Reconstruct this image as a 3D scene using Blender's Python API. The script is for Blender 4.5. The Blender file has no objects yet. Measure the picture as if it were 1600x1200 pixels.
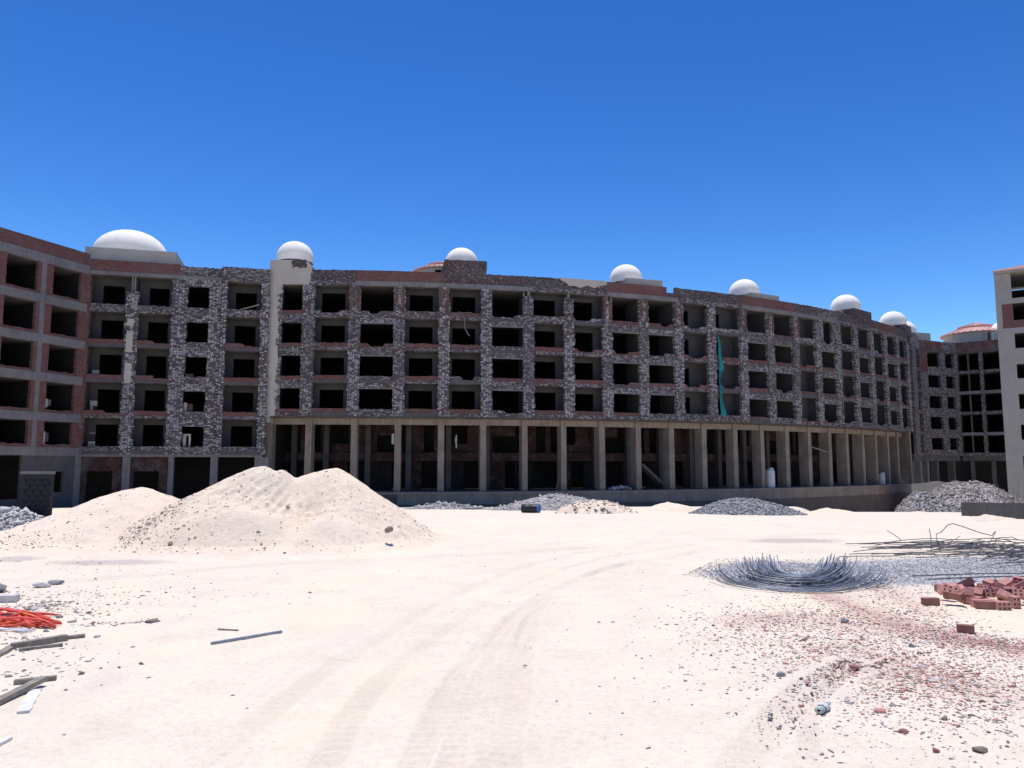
import bpy, bmesh, math, random
import numpy as np
from mathutils import Vector, Matrix, noise as mnoise
R = math.radians
rnd = random.Random(7)
scene = bpy.context.scene

# ------------------------------------------------------------------ camera
EYE = 1.75
FPX = 1200.0                      # focal length in photo pixels (1600 wide)
PITCH = math.atan(126.0 / FPX)
cp, sp = math.cos(PITCH), math.sin(PITCH)
cam_d = bpy.data.cameras.new('camera')
cam_d.sensor_width = 36.0
cam_d.lens = 36.0 * FPX / 1600.0
cam_d.clip_start = 0.1
cam_d.clip_end = 5000
cam = bpy.data.objects.new('camera', cam_d)
scene.collection.objects.link(cam)
cam.location = (0, 0, EYE)
cam.rotation_euler = (math.pi / 2 + PITCH, 0, 0)
scene.camera = cam

# ------------------------------------------------------------------ light
SUN_EL, SUN_AZ = 79.0, -18.0      # azimuth measured from the view direction, negative = left
sd = Vector((math.sin(R(SUN_AZ)) * math.cos(R(SUN_EL)), math.cos(R(SUN_AZ)) * math.cos(R(SUN_EL)), math.sin(R(SUN_EL))))
sun_d = bpy.data.lights.new('sun', 'SUN')
sun_d.energy = 4.0
sun_d.angle = R(0.53)
sun_d.color = (1.0, 0.965, 0.92)
sun = bpy.data.objects.new('sun', sun_d)
sun.rotation_euler = (-sd).to_track_quat('-Z', 'Y').to_euler()
sun.location = (0, 0, 60)
scene.collection.objects.link(sun)

world = bpy.data.worlds.new('World')
scene.world = world
world.use_nodes = True
wt = world.node_tree
wt.nodes.clear()
sky = wt.nodes.new('ShaderNodeTexSky')
sky.sky_type = 'NISHITA'
sky.sun_disc = False
sky.sun_elevation = R(SUN_EL)
sky.sun_rotation = R(SUN_AZ)
sky.altitude = 300
sky.air_density = 1.0
sky.dust_density = 0.15
sky.ozone_density = 2.2
hsv = wt.nodes.new('ShaderNodeHueSaturation')
hsv.inputs['Hue'].default_value = 0.503
hsv.inputs['Saturation'].default_value = 1.12
hsv.inputs['Value'].default_value = 0.315
bg = wt.nodes.new('ShaderNodeBackground')
bg.inputs['Strength'].default_value = 0.15
wo = wt.nodes.new('ShaderNodeOutputWorld')
gam = wt.nodes.new('ShaderNodeGamma')
gam.inputs['Gamma'].default_value = 1.65
wt.links.new(sky.outputs[0], gam.inputs['Color'])
wt.links.new(gam.outputs[0], hsv.inputs['Color'])
wt.links.new(hsv.outputs[0], bg.inputs['Color'])
wt.links.new(bg.outputs[0], wo.inputs['Surface'])
scene.view_settings.view_transform = 'Standard'
scene.view_settings.look = 'None'
scene.view_settings.exposure = 0.14
scene.view_settings.gamma = 1.0
scene.cycles.max_bounces = 6
scene.cycles.diffuse_bounces = 3

# ------------------------------------------------------------------ placing helpers
def ground_base(x, y):
    """height of the site's ground (metres), numpy friendly"""
    x = np.asarray(x, float); y = np.asarray(y, float)
    t = np.maximum(y - 22.0, 0)
    z = -0.045 * t * t / (t + 3.0)
    a = np.clip((y - 40) / 10, 0, 1); a = a * a * (3 - 2 * a)
    b = np.clip((x / np.maximum(y, 1) - 0.36) / 0.08, 0, 1); b = b * b * (3 - 2 * b)
    return z - 2.3 * a * b

def proj(X, Y, Z):
    z = Z - EYE
    d = Y * cp + z * sp
    return 800 + FPX * X / d, 600 - FPX * (z * cp - Y * sp) / d

def ray(px, py):
    v = (600 - py) / FPX
    return (px - 800) / FPX, cp - v * sp, sp + v * cp      # X, Y, Z per unit depth

def on_level(px, py, Z):
    """point of height Z seen at photo position (px, py)"""
    dx, dy, dz = ray(px, py)
    t = (Z - EYE) / dz
    return Vector((dx * t, dy * t, Z))

def at_dist(px, py, Y):
    dx, dy, dz = ray(px, py)
    t = Y / dy
    return Vector((dx * t, Y, EYE + dz * t))

def gpt(px, py):
    """point on the ground seen at photo position"""
    z = 0.0
    dx, dy, dz = ray(px, py)
    lo, hi = 1.0, 90.0
    for _ in range(50):
        m = (lo + hi) / 2
        if EYE + dz * m > float(ground_base(dx * m, dy * m)): lo = m
        else: hi = m
    return Vector((dx * lo, dy * lo, float(ground_base(dx * lo, dy * lo))))

def sz(px_len, Y):
    return px_len * Y / FPX

class Seg:
    """a stretch of facade: origin A, unit u along it, unit n outwards (towards the yard)"""
    def __init__(s, A, B, uoff=0.0):
        s.A = Vector((A[0], A[1])); s.B = Vector((B[0], B[1]))
        s.L = (s.B - s.A).length
        s.u = (s.B - s.A) / s.L
        s.n = Vector((s.u.y, -s.u.x))
        s.uoff = uoff
    def P(s, u, w, z):
        q = s.A + s.u * u + s.n * w
        return Vector((q.x, q.y, z))
    def at_px(s, px, z, w=0.0):
        """u where the photo column px meets the plane at height z"""
        k = (px - 800) / FPX; zz = z - EYE
        a = s.A + s.n * w
        return (k * (a.y * cp + zz * sp) - a.x) / (s.u.x - k * cp * s.u.y)

# ------------------------------------------------------------------ mesh helpers
class MB:
    def __init__(s): s.v = []; s.f = []; s.uv = []
    def poly(s, pts, uvs=None):
        b = len(s.v); s.v += [tuple(p) for p in pts]; s.f.append(list(range(b, b + len(pts))))
        if uvs is None: uvs = [(p[0] + p[1], p[2]) for p in pts]
        s.uv += list(uvs)
    def prism(s, seg, outline, w0, w1):
        """outline = [(u, z)...] counter clockwise seen from the yard; extruded from w0 (back) to w1 (front)"""
        o = seg.uoff
        n = len(outline)
        s.poly([seg.P(u, w1, z) for u, z in outline], [(u + o, z) for u, z in outline])
        s.poly([seg.P(u, w0, z) for u, z in reversed(outline)], [(u + o, z) for u, z in reversed(outline)])
        for i in range(n):
            (ua, za), (ub, zb) = outline[i], outline[(i + 1) % n]
            flat = abs(zb - za) < abs(ub - ua)
            uv = [(ua + o, za), (ua + o + (0 if flat else w1 - w0), za + (w1 - w0 if flat else 0)),
                  (ub + o + (0 if flat else w1 - w0), zb + (w1 - w0 if flat else 0)), (ub + o, zb)]
            s.poly([seg.P(ua, w1, za), seg.P(ua, w0, za), seg.P(ub, w0, zb), seg.P(ub, w1, zb)], uv)
    def rect(s, seg, u0, u1, z0, z1, w0, w1):
        s.prism(seg, [(u0, z0), (u1, z0), (u1, z1), (u0, z1)], w0, w1)
    def box(s, c, size, rot=None):
        hx, hy, hz = size[0] / 2, size[1] / 2, size[2] / 2
        M = rot if rot is not None else Matrix.Identity(3)
        c = Vector(c)
        V = [c + M @ Vector((x * hx, y * hy, z * hz)) for x in (-1, 1) for y in (-1, 1) for z in (-1, 1)]
        for q, (a, b) in (((0, 1, 3, 2), (1, 2)), ((4, 6, 7, 5), (1, 2)), ((0, 4, 5, 1), (0, 2)), ((2, 3, 7, 6), (0, 2)), ((0, 2, 6, 4), (0, 1)), ((1, 5, 7, 3), (0, 1))):
            loc = [((-1, 1)[i >> 2] * hx, (-1, 1)[(i >> 1) & 1] * hy, (-1, 1)[i & 1] * hz) for i in q]
            s.poly([V[i] for i in q], [(l[a], l[b]) for l in loc])
    def tube(s, pts, r, n=6, r1=None, flat=1.0):
        pts = [Vector(p) for p in pts]; rings = []
        m = len(pts); b = len(s.v)
        for i, p in enumerate(pts):
            t = (pts[min(i + 1, m - 1)] - pts[max(i - 1, 0)]).normalized()
            a = t.cross(Vector((0, 0, 1)))
            if a.length < 1e-3: a = Vector((1, 0, 0))
            a.normalize(); c = a.cross(t)
            rr = r if r1 is None else r + (r1 - r) * i / (m - 1)
            for k in range(n):
                an = 2 * math.pi * k / n
                s.v.append(tuple(p + a * math.cos(an) * rr + c * math.sin(an) * rr * flat))
        for i in range(m - 1):
            for k in range(n):
                k2 = (k + 1) % n
                s.f.append([b + i * n + k, b + i * n + k2, b + (i + 1) * n + k2, b + (i + 1) * n + k])
                s.uv += [(k / n, i), ((k + 1) / n, i), ((k + 1) / n, i + 1), (k / n, i + 1)]
        s.f.append([b + k for k in reversed(range(n))]); s.uv += [(0, 0)] * n
        s.f.append([b + (m - 1) * n + k for k in range(n)]); s.uv += [(0, 0)] * n
    def lathe(s, c, prof, n=32, a0=0.0):
        """prof = [(r, z)...] bottom to top"""
        b = len(s.v); c = Vector(c)
        for r, z in prof:
            for k in range(n):
                a = a0 + 2 * math.pi * k / n
                s.v.append((c.x + r * math.cos(a), c.y + r * math.sin(a), c.z + z))
        for i in range(len(prof) - 1):
            for k in range(n):
                k2 = (k + 1) % n
                s.f.append([b + i * n + k, b + i * n + k2, b + (i + 1) * n + k2, b + (i + 1) * n + k])
                s.uv += [(k / n * 6.3 * prof[i][0], prof[i][1])] * 4
    def build(s, name, mat, parent=None, smooth=False, origin=None):
        me = bpy.data.meshes.new(name)
        v = s.v
        if origin is not None:
            o = Vector(origin); v = [tuple(Vector(p) - o) for p in v]
        me.from_pydata(v, [], s.f)
        uvl = me.uv_layers.new(name='UVMap')
        uvl.data.foreach_set('uv', [c for q in s.uv for c in q])
        me.materials.append(mat)
        if smooth: me.polygons.foreach_set('use_smooth', [True] * len(me.polygons))
        me.update()
        ob = bpy.data.objects.new(name, me)
        scene.collection.objects.link(ob)
        if origin is not None: ob.location = origin
        if parent is not None:
            ob.parent = parent
            if parent.type == 'EMPTY': ob.location = Vector(ob.location) - parent.location
        return ob

def tag(o, label=None, cat=None, group=None, kind=None):
    if label: o['label'] = label
    if cat: o['category'] = cat
    if group: o['group'] = group
    if kind: o['kind'] = kind
    return o

def empty(name, loc, label, cat, group=None):
    e = bpy.data.objects.new(name, None)
    e.empty_display_size = 0.3
    scene.collection.objects.link(e)
    e.location = loc
    return tag(e, label, cat, group)

def jag(u0, u1, z0, z1, l=0, r=0, b=0, t=0, step=0.17, seed=None):
    """outline of a rectangle whose sides are chipped by up to l, r, b, t metres"""
    g = rnd
    def run(a, c, amp):
        n = max(2, int(abs(c - a) / step)); out = []
        cur = 0.0
        for i in range(1, n):
            cur = 0.45 * cur + g.uniform(-1, 1) * amp * 0.8
            p = a + (c - a) * i / n
            out.append((p, cur))
            if amp and g.random() < 0.45:
                cur = g.uniform(-1, 1) * amp * 0.7
                out.append((p + (c - a) * 0.12 / n, cur))
        return out
    o = [(u0, z0)]
    if b: o += [(p, z0 + d) for p, d in run(u0, u1, b)]
    o += [(u1, z0)]
    if r: o += [(u1 + d, p) for p, d in run(z0, z1, r)]
    o += [(u1, z1)]
    if t: o += [(p, z1 + d) for p, d in run(u1, u0, t)]
    o += [(u0, z1)]
    if l: o += [(u0 + d, p) for p, d in run(z1, z0, l)]
    return o

# ------------------------------------------------------------------ materials
class NT:
    def __init__(s, name):
        s.m = bpy.data.materials.new(name); s.m.use_nodes = True
        s.t = s.m.node_tree; s.t.nodes.clear()
        s.out = s.n('ShaderNodeOutputMaterial'); s.b = s.n('ShaderNodeBsdfPrincipled')
        s.l(s.b.outputs[0], s.out.inputs[0])
        s.b.inputs['Roughness'].default_value = 0.95
        s.b.inputs['Specular IOR Level'].default_value = 0.15
    def n(s, k, **kw):
        x = s.t.nodes.new(k)
        for a, v in kw.items(): setattr(x, a, v)
        return x
    def l(s, a, b): s.t.links.new(a, b)
    def coord(s, kind='UV'): return s.n('ShaderNodeTexCoord').outputs[kind]
    def geo(s): return s.n('ShaderNodeNewGeometry').outputs['Position']
    def map(s, vec, scale=(1, 1, 1), loc=(0, 0, 0)):
        m = s.n('ShaderNodeMapping'); m.inputs['Scale'].default_value = scale; m.inputs['Location'].default_value = loc
        s.l(vec, m.inputs[0]); return m.outputs[0]
    def noise(s, vec, scale, detail=4, rough=0.6, dist=0.0):
        x = s.n('ShaderNodeTexNoise'); x.inputs['Scale'].default_value = scale; x.inputs['Detail'].default_value = detail
        x.inputs['Roughness'].default_value = rough; x.inputs['Distortion'].default_value = dist
        s.l(vec, x.inputs['Vector']); return x
    def ramp(s, fac, stops, interp='LINEAR'):
        x = s.n('ShaderNodeValToRGB'); cr = x.color_ramp; cr.interpolation = interp
        while len(cr.elements) < len(stops): cr.elements.new(0.5)
        for e, (p, c) in zip(cr.elements, stops):
            e.position = p; e.color = (c[0], c[1], c[2], 1) if isinstance(c, (tuple, list)) else (c, c, c, 1)
        s.l(fac, x.inputs[0]); return x.outputs[0]
    def mix(s, fac, a, b, mode='MIX'):
        x = s.n('ShaderNodeMix', data_type='RGBA', blend_type=mode)
        for v, i in ((fac, 0), (a, 6), (b, 7)):
            if isinstance(v, (int, float)): x.inputs[i].default_value = v
            elif isinstance(v, tuple): x.inputs[i].default_value = (v[0], v[1], v[2], 1)
            else: s.l(v, x.inputs[i])
        return x.outputs[2]
    def math(s, op, a, b=0.5, clamp=False):
        x = s.n('ShaderNodeMath', operation=op, use_clamp=clamp)
        for v, i in ((a, 0), (b, 1)):
            if isinstance(v, (int, float)): x.inputs[i].default_value = v
            else: s.l(v, x.inputs[i])
        return x.outputs[0]
    def bump(s, h, dist=0.02, strength=1.0):
        x = s.n('ShaderNodeBump'); x.inputs['Distance'].default_value = dist; x.inputs['Strength'].default_value = strength
        s.l(h, x.inputs['Height']); s.l(x.outputs[0], s.b.inputs['Normal'])
    def col(s, c):
        if isinstance(c, tuple): s.b.inputs['Base Color'].default_value = (c[0], c[1], c[2], 1)
        else: s.l(c, s.b.inputs['Base Color'])
        return s.m

def m_rubble(name, lo, mid, hi, red=0.12, cell=(3.2, 5.6), mortar=0.035, whites=0.5):
    t = NT(name); uv = t.coord('UV')
    nz = t.noise(uv, 3.0, 3)
    w = t.n('ShaderNodeVectorMath', operation='SCALE'); t.l(nz.outputs['Color'], w.inputs[0]); w.inputs['Scale'].default_value = 0.16
    ad = t.n('ShaderNodeVectorMath', operation='ADD'); t.l(uv, ad.inputs[0]); t.l(w.outputs[0], ad.inputs[1])
    mp = t.map(ad.outputs[0], (cell[0], cell[1], 1))
    v1 = t.n('ShaderNodeTexVoronoi', voronoi_dimensions='2D', feature='F1'); t.l(mp, v1.inputs['Vector']); v1.inputs['Scale'].default_value = 1; v1.inputs['Randomness'].default_value = 0.75
    v2 = t.n('ShaderNodeTexVoronoi', voronoi_dimensions='2D', feature='DISTANCE_TO_EDGE'); t.l(mp, v2.inputs['Vector']); v2.inputs['Scale'].default_value = 1; v2.inputs['Randomness'].default_value = 0.75
    sep = t.n('ShaderNodeSeparateColor'); t.l(v1.outputs['Color'], sep.inputs[0])
    stone = t.ramp(sep.outputs[0], [(0.0, lo), (0.3, lo), (0.5, mid), (1 - whites * 0.45, mid), (1.0, hi)])
    big = t.noise(uv, 0.35, 4).outputs['Fac']
    redf = t.math('GREATER_THAN', t.math('ADD', sep.outputs[1], t.math('MULTIPLY', t.math('SUBTRACT', big, 0.5), 1.2)), 1 - red)
    stone = t.mix(t.math('MULTIPLY', redf, 0.8), stone, (0.17, 0.062, 0.05))
    gap = t.ramp(v2.outputs['Distance'], [(0.0, 0.0), (mortar * 1.2, 0.0), (mortar * 3.2, 1.0)])
    fine = t.noise(uv, 14, 4, 0.7).outputs['Fac']
    flecks = t.ramp(fine, [(0.36, 0.45), (0.52, 1.0), (0.7, 1.35)])
    c = t.mix(gap, (0.10, 0.092, 0.097), stone)
    c = t.mix(1.0, c, flecks, 'MULTIPLY')
    patch = t.ramp(t.noise(uv, 0.8, 5, 0.65).outputs['Fac'], [(0.48, 0.0), (0.68, 0.38)])
    c = t.mix(patch, c, t.mix(fine, (0.10, 0.095, 0.10), (0.25, 0.235, 0.245)))
    t.bump(t.math('ADD', t.math('MULTIPLY', gap, 0.7), t.math('MULTIPLY', fine, 0.6)), 0.05)
    return t.col(c)

def m_brick(name, c1, c2, mort, grey=0.25, scale=1.0):
    t = NT(name); uv = t.coord('UV')
    br = t.n('ShaderNodeTexBrick'); br.offset = 0.5
    t.l(t.map(uv, (scale, scale, 1)), br.inputs['Vector'])
    br.inputs['Scale'].default_value = 1.0
    br.inputs['Brick Width'].default_value = 0.26; br.inputs['Row Height'].default_value = 0.13
    br.inputs['Mortar Size'].default_value = 0.014; br.inputs['Mortar Smooth'].default_value = 0.3
    br.inputs['Color1'].default_value = (*c1, 1); br.inputs['Color2'].default_value = (*c2, 1); br.inputs['Mortar'].default_value = (*mort, 1)
    fine = t.noise(uv, 9, 5, 0.7).outputs['Fac']
    big = t.ramp(t.noise(uv, 0.9, 5, 0.7, 0.6).outputs['Fac'], [(0.48, 0.0), (0.66, 1.0)])
    c = t.mix(1.0, br.outputs['Color'], t.ramp(fine, [(0.3, 0.5), (0.55, 1.0), (0.8, 1.4)]), 'MULTIPLY')
    c = t.mix(t.math('MULTIPLY', big, grey * 2, True), c, t.mix(fine, (0.09, 0.08, 0.08), (0.26, 0.245, 0.24)))
    t.bump(t.math('ADD', t.math('MULTIPLY', br.outputs['Fac'], -0.5), fine), 0.025)
    return t.col(c)

def m_conc(name, a, b, rough=0.95, streak=0.35, red=0.0):
    t = NT(name); uv = t.coord('UV')
    n1 = t.noise(uv, 0.7, 6, 0.65, 0.4).outputs['Fac']; n2 = t.noise(uv, 12, 4, 0.7).outputs['Fac']
    st = t.noise(t.map(uv, (2.2, 0.25, 1)), 2.0, 4).outputs['Fac']
    c = t.mix(t.ramp(n1, [(0.3, 0), (0.7, 1)]), a, b)
    c = t.mix(t.math('MULTIPLY', t.ramp(st, [(0.45, 0), (0.75, 1)]), streak), c, tuple(x * 0.45 for x in a))
    c = t.mix(1.0, c, t.ramp(n2, [(0.25, 0.75), (0.5, 1.0), (0.8, 1.18)]), 'MULTIPLY')
    t.bump(t.math('ADD', n2, n1), 0.012)
    t.b.inputs['Roughness'].default_value = rough
    return t.col(c)

def m_plain(name, col, rough=0.8, var=0.2, scale=8, metallic=0.0, spec=0.3):
    t = NT(name); o = t.coord('Object')
    n1 = t.noise(o, scale, 5, 0.65).outputs['Fac']
    c = t.mix(1.0, col, t.ramp(n1, [(0.3, 1 - var), (0.7, 1 + var)]), 'MULTIPLY')
    t.b.inputs['Roughness'].default_value = rough; t.b.inputs['Metallic'].default_value = metallic
    t.b.inputs['Specular IOR Level'].default_value = spec
    t.bump(n1, 0.004)
    return t.col(c)

M = {}
M['rub_light'] = m_rubble('hacked stone block masonry', (0.115, 0.106, 0.115), (0.34, 0.315, 0.325), (0.60, 0.57, 0.585), 0.05, (4.0, 7.4), 0.045, 1.0)
M['rub_mid'] = m_rubble('hacked masonry', (0.10, 0.09, 0.098), (0.265, 0.24, 0.25), (0.50, 0.47, 0.485), 0.09, (4.8, 8.6), 0.045, 0.75)
M['rub_dark'] = m_rubble('hacked dark rubble masonry', (0.082, 0.07, 0.076), (0.175, 0.152, 0.162), (0.37, 0.34, 0.355), 0.22, (5.6, 10.0), 0.05, 0.5)
M['brick'] = m_brick('raw red clay brick', (0.215, 0.075, 0.065), (0.14, 0.055, 0.052), (0.22, 0.17, 0.165), 0.22)
M['brick_grey'] = m_brick('red clay brick with mortar smears', (0.17, 0.062, 0.052), (0.12, 0.048, 0.044), (0.19, 0.16, 0.155), 0.38)
M['brick_dim'] = m_brick('shade-darkened interior brick', (0.085, 0.036, 0.032), (0.06, 0.028, 0.027), (0.07, 0.06, 0.06), 0.2)  # brick again, with the interior shade worked into its colour
M['conc'] = m_conc('raw grey concrete', (0.155, 0.146, 0.152), (0.245, 0.234, 0.24))
M['conc_dark'] = m_conc('weathered dark concrete', (0.08, 0.076, 0.08), (0.135, 0.128, 0.132))
M['conc_beige'] = m_conc('beige stained concrete', (0.225, 0.182, 0.152), (0.335, 0.28, 0.24), streak=0.5)
M['plaster'] = m_conc('beige grey plaster', (0.43, 0.395, 0.35), (0.50, 0.46, 0.415), streak=0.12)
M['plaster_grey'] = m_conc('grey plaster', (0.30, 0.282, 0.268), (0.36, 0.34, 0.325), streak=0.15)
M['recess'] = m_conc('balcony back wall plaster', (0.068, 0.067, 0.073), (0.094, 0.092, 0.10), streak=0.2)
M['room'] = m_conc('shade-darkened room surface', (0.022, 0.022, 0.024), (0.04, 0.038, 0.04))  # near-black, so the rooms' darkness sits in the colour
M['dome'] = m_plain('white dome render', (0.93, 0.875, 0.80), 0.85, 0.07, 1.4)
M['tile'] = m_conc('pink red roof tile', (0.58, 0.33, 0.29), (0.68, 0.43, 0.39), streak=0.25)
M['foot'] = m_conc('dark brown streaked wall foot', (0.13, 0.095, 0.08), (0.20, 0.155, 0.13), streak=0.4)  # darker and browner than the wall above, with vertical streaks
M['panel'] = m_conc('dark grey cast panel', (0.03, 0.03, 0.034), (0.05, 0.05, 0.055))
M['wood'] = m_plain('weathered grey timber', (0.27, 0.235, 0.195), 0.9, 0.4, 9)
M['wood_white'] = m_plain('sun bleached board', (0.68, 0.65, 0.61), 0.85, 0.15, 9)
M['red_pvc'] = m_plain('orange red plastic conduit', (0.78, 0.11, 0.075), 0.55, 0.12, 6)
M['yellow_pvc'] = m_plain('yellow plastic conduit', (0.85, 0.38, 0.05), 0.45, 0.1, 6)
M['dark_pvc'] = m_plain('dark grey conduit', (0.10, 0.09, 0.13), 0.5, 0.1, 6)
M['white_pvc'] = m_plain('white plastic conduit', (0.75, 0.73, 0.78), 0.5, 0.1, 6)
M['steel'] = m_plain('blue grey reinforcing steel', (0.26, 0.285, 0.33), 0.5, 0.3, 14, 0.35, 0.5)
M['steel_dark'] = m_plain('dull dark reinforcing steel', (0.14, 0.135, 0.145), 0.65, 0.3, 14, 0.2, 0.4)
M['clay'] = m_plain('hollow clay brick', (0.55, 0.27, 0.225), 0.9, 0.22, 12)
M['clay_dark'] = m_plain('brown clay brick', (0.30, 0.14, 0.115), 0.9, 0.22, 12)
M['net'] = m_plain('green blue scaffold net', (0.02, 0.25, 0.27), 0.8, 0.3, 5)
M['white_plastic'] = m_plain('white plastic', (0.62, 0.61, 0.62), 0.5, 0.08, 5)
M['black'] = m_plain('black plastic', (0.03, 0.03, 0.035), 0.5, 0.2, 5)
M['blue'] = m_plain('blue plastic', (0.045, 0.15, 0.36), 0.45, 0.15, 5)
M['stone_grey'] = m_plain('grey concrete chunk', (0.31, 0.30, 0.30), 0.95, 0.35, 6)
M['stone_pale'] = m_plain('pale broken block', (0.56, 0.53, 0.51), 0.95, 0.25, 6)
M['stone_brown'] = m_plain('brown stone', (0.26, 0.21, 0.17), 0.95, 0.3, 6)
M['glass_green'] = m_plain('cloudy green plastic', (0.42, 0.50, 0.45), 0.35, 0.3, 20)

def m_sand(name, pale_tone, dark, attrs=False, clods=0.5):
    t = NT(name); g = t.geo()
    n0 = t.noise(g, 0.22, 5, 0.6, 0.5).outputs['Fac']
    n1 = t.noise(g, 1.6, 6, 0.65, 0.3).outputs['Fac']
    n2 = t.noise(g, 18, 5, 0.7).outputs['Fac']
    n3 = t.noise(g, 85, 3, 0.7).outputs['Fac']
    c = t.mix(t.ramp(n0, [(0.32, 0), (0.68, 1)]), pale_tone, dark)  # noise blends the sand's own paler and darker tones
    c = t.mix(t.math('MULTIPLY', t.ramp(n1, [(0.45, 0), (0.72, 1)]), 0.45), c, tuple(x * 0.82 for x in dark))
    c = t.mix(1.0, c, t.ramp(n2, [(0.28, 0.86), (0.5, 1.0), (0.75, 1.06)]), 'MULTIPLY')
    c = t.mix(1.0, c, t.ramp(n3, [(0.25, 0.82), (0.5, 1.0), (0.75, 1.08)]), 'MULTIPLY')
    yl = t.ramp(t.noise(g, 0.33, 5, 0.6, 1.0).outputs['Fac'], [(0.50, 0), (0.66, 1)])
    c = t.mix(t.math('MULTIPLY', yl, 0.6), c, tuple(a_ * k_ for a_, k_ in zip(pale_tone, (1.0, 0.99, 0.90))))
    c = t.mix(t.math('MULTIPLY', t.ramp(t.noise(g, 0.5, 6, 0.7, 0.8).outputs['Fac'], [(0.55, 0), (0.72, 1)]), 0.35), c, (0.60, 0.545, 0.50))
    h = t.math('ADD', t.math('MULTIPLY', n2, clods), t.math('MULTIPLY', n3, 0.22))
    if attrs:
        def at(nm):
            a = t.n('ShaderNodeAttribute'); a.attribute_name = nm; return a.outputs['Fac']
        edge = t.math('MULTIPLY', t.math('SUBTRACT', t.noise(g, 5, 5, 0.75).outputs['Fac'], 0.5), 1.6)
        rf = t.math('ADD', at('red'), t.math('MULTIPLY', edge, at('red')), True)
        c = t.mix(t.math('MULTIPLY', rf, 0.75, True), c, t.mix(n2, (0.40, 0.20, 0.17), (0.58, 0.37, 0.33)))
        gf = t.ramp(t.math('ADD', at('grey'), t.math('MULTIPLY', edge, 0.55)), [(0.35, 0), (0.6, 1)])
        c = t.mix(gf, c, t.mix(t.ramp(t.noise(g, 42, 3, 0.8).outputs['Fac'], [(0.35, 0), (0.62, 1)]), (0.27, 0.265, 0.28), (0.62, 0.60, 0.61)))
        c = t.mix(t.math('MULTIPLY', at('track'), 0.28), c, (0.52, 0.43, 0.385))
        dk = t.ramp(t.math('ADD', at('dark_patch'), t.math('MULTIPLY', edge, 0.5)), [(0.3, 0), (0.8, 1)])
        c = t.mix(t.math('MULTIPLY', dk, 0.6), c, (0.40, 0.35, 0.33))
    else:
        c = t.mix(t.math('MULTIPLY', t.ramp(t.noise(g, 0.9, 6, 0.7, 1.2).outputs['Fac'], [(0.50, 0), (0.66, 1)]), 0.3), c, (0.70, 0.53, 0.40))
        h = t.math('ADD', h, t.noise(g, 5.0, 5, 0.7, 0.8).outputs['Fac'])
        t.bump(h, 0.022); return t.col(c)
    t.bump(h, 0.02)
    return t.col(c)
M['sand'] = m_sand('pale dusty site ground', (0.80, 0.695, 0.56), (0.755, 0.635, 0.515), True)
M['pile'] = m_sand('heaped pale sand', (0.86, 0.72, 0.575), (0.83, 0.665, 0.52), False, 0.8)

def m_heap(name, a, b, c3, scale=9):
    t = NT(name); g = t.geo()
    v = t.n('ShaderNodeTexVoronoi'); t.l(g, v.inputs['Vector']); v.inputs['Scale'].default_value = scale
    sep = t.n('ShaderNodeSeparateColor'); t.l(v.outputs['Color'], sep.inputs[0])
    n1 = t.noise(g, 1.1, 4).outputs['Fac']
    c = t.ramp(sep.outputs[0], [(0.0, a), (0.5, b), (1.0, c3)])
    c = t.mix(t.math('MULTIPLY', t.ramp(n1, [(0.4, 0), (0.7, 1)]), 0.5), c, a)
    t.bump(t.math('ADD', v.outputs['Distance'], n1), 0.08)
    return t.col(c)
M['gravel'] = m_heap('grey gravel', (0.26, 0.255, 0.265), (0.36, 0.355, 0.36), (0.50, 0.49, 0.50), 14)
M['rubble'] = m_heap('broken grey rubble', (0.24, 0.215, 0.205), (0.36, 0.33, 0.315), (0.56, 0.52, 0.50), 7)
M['rubble_warm'] = m_heap('broken brick rubble', (0.22, 0.19, 0.18), (0.33, 0.28, 0.26), (0.50, 0.44, 0.42), 4)

# ------------------------------------------------------------------ ground
def fbm(x, y, scale, octaves=4, seed=0, gain=0.5):
    x = np.asarray(x, float) * scale; y = np.asarray(y, float) * scale
    out = np.zeros(np.broadcast(x, y).shape); amp = 1.0; tot = 0
    for o in range(octaves):
        g = np.random.RandomState(seed + o).rand(256, 256)
        xi = np.floor(x).astype(int); yi = np.floor(y).astype(int)
        fx = x - xi; fy = y - yi
        fx = fx * fx * (3 - 2 * fx); fy = fy * fy * (3 - 2 * fy)
        a = g[xi & 255, yi & 255]; b = g[(xi + 1) & 255, yi & 255]; c = g[xi & 255, (yi + 1) & 255]; d = g[(xi + 1) & 255, (yi + 1) & 255]
        out += amp * (a * (1 - fx) * (1 - fy) + b * fx * (1 - fy) + c * (1 - fx) * fy + d * fx * fy)
        tot += amp; amp *= gain; x = x * 2.03 + 17.1; y = y * 2.03 + 5.3
    return out / tot - 0.5

def poly_dist(X, Y, pts):
    """distance to a polyline, and the arc length of the nearest point"""
    D = np.full(X.shape, 1e9); S = np.zeros(X.shape); acc = 0
    for a, b in zip(pts[:-1], pts[1:]):
        ax, ay, bx, by = a[0], a[1], b[0], b[1]
        L = math.hypot(bx - ax, by - ay)
        t = np.clip(((X - ax) * (bx - ax) + (Y - ay) * (by - ay)) / (L * L), 0, 1)
        d = np.hypot(X - ax - t * (bx - ax), Y - ay - t * (by - ay))
        m = d < D
        D[m] = d[m]; S[m] = (acc + t * L)[m]; acc += L
    return D, S

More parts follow.
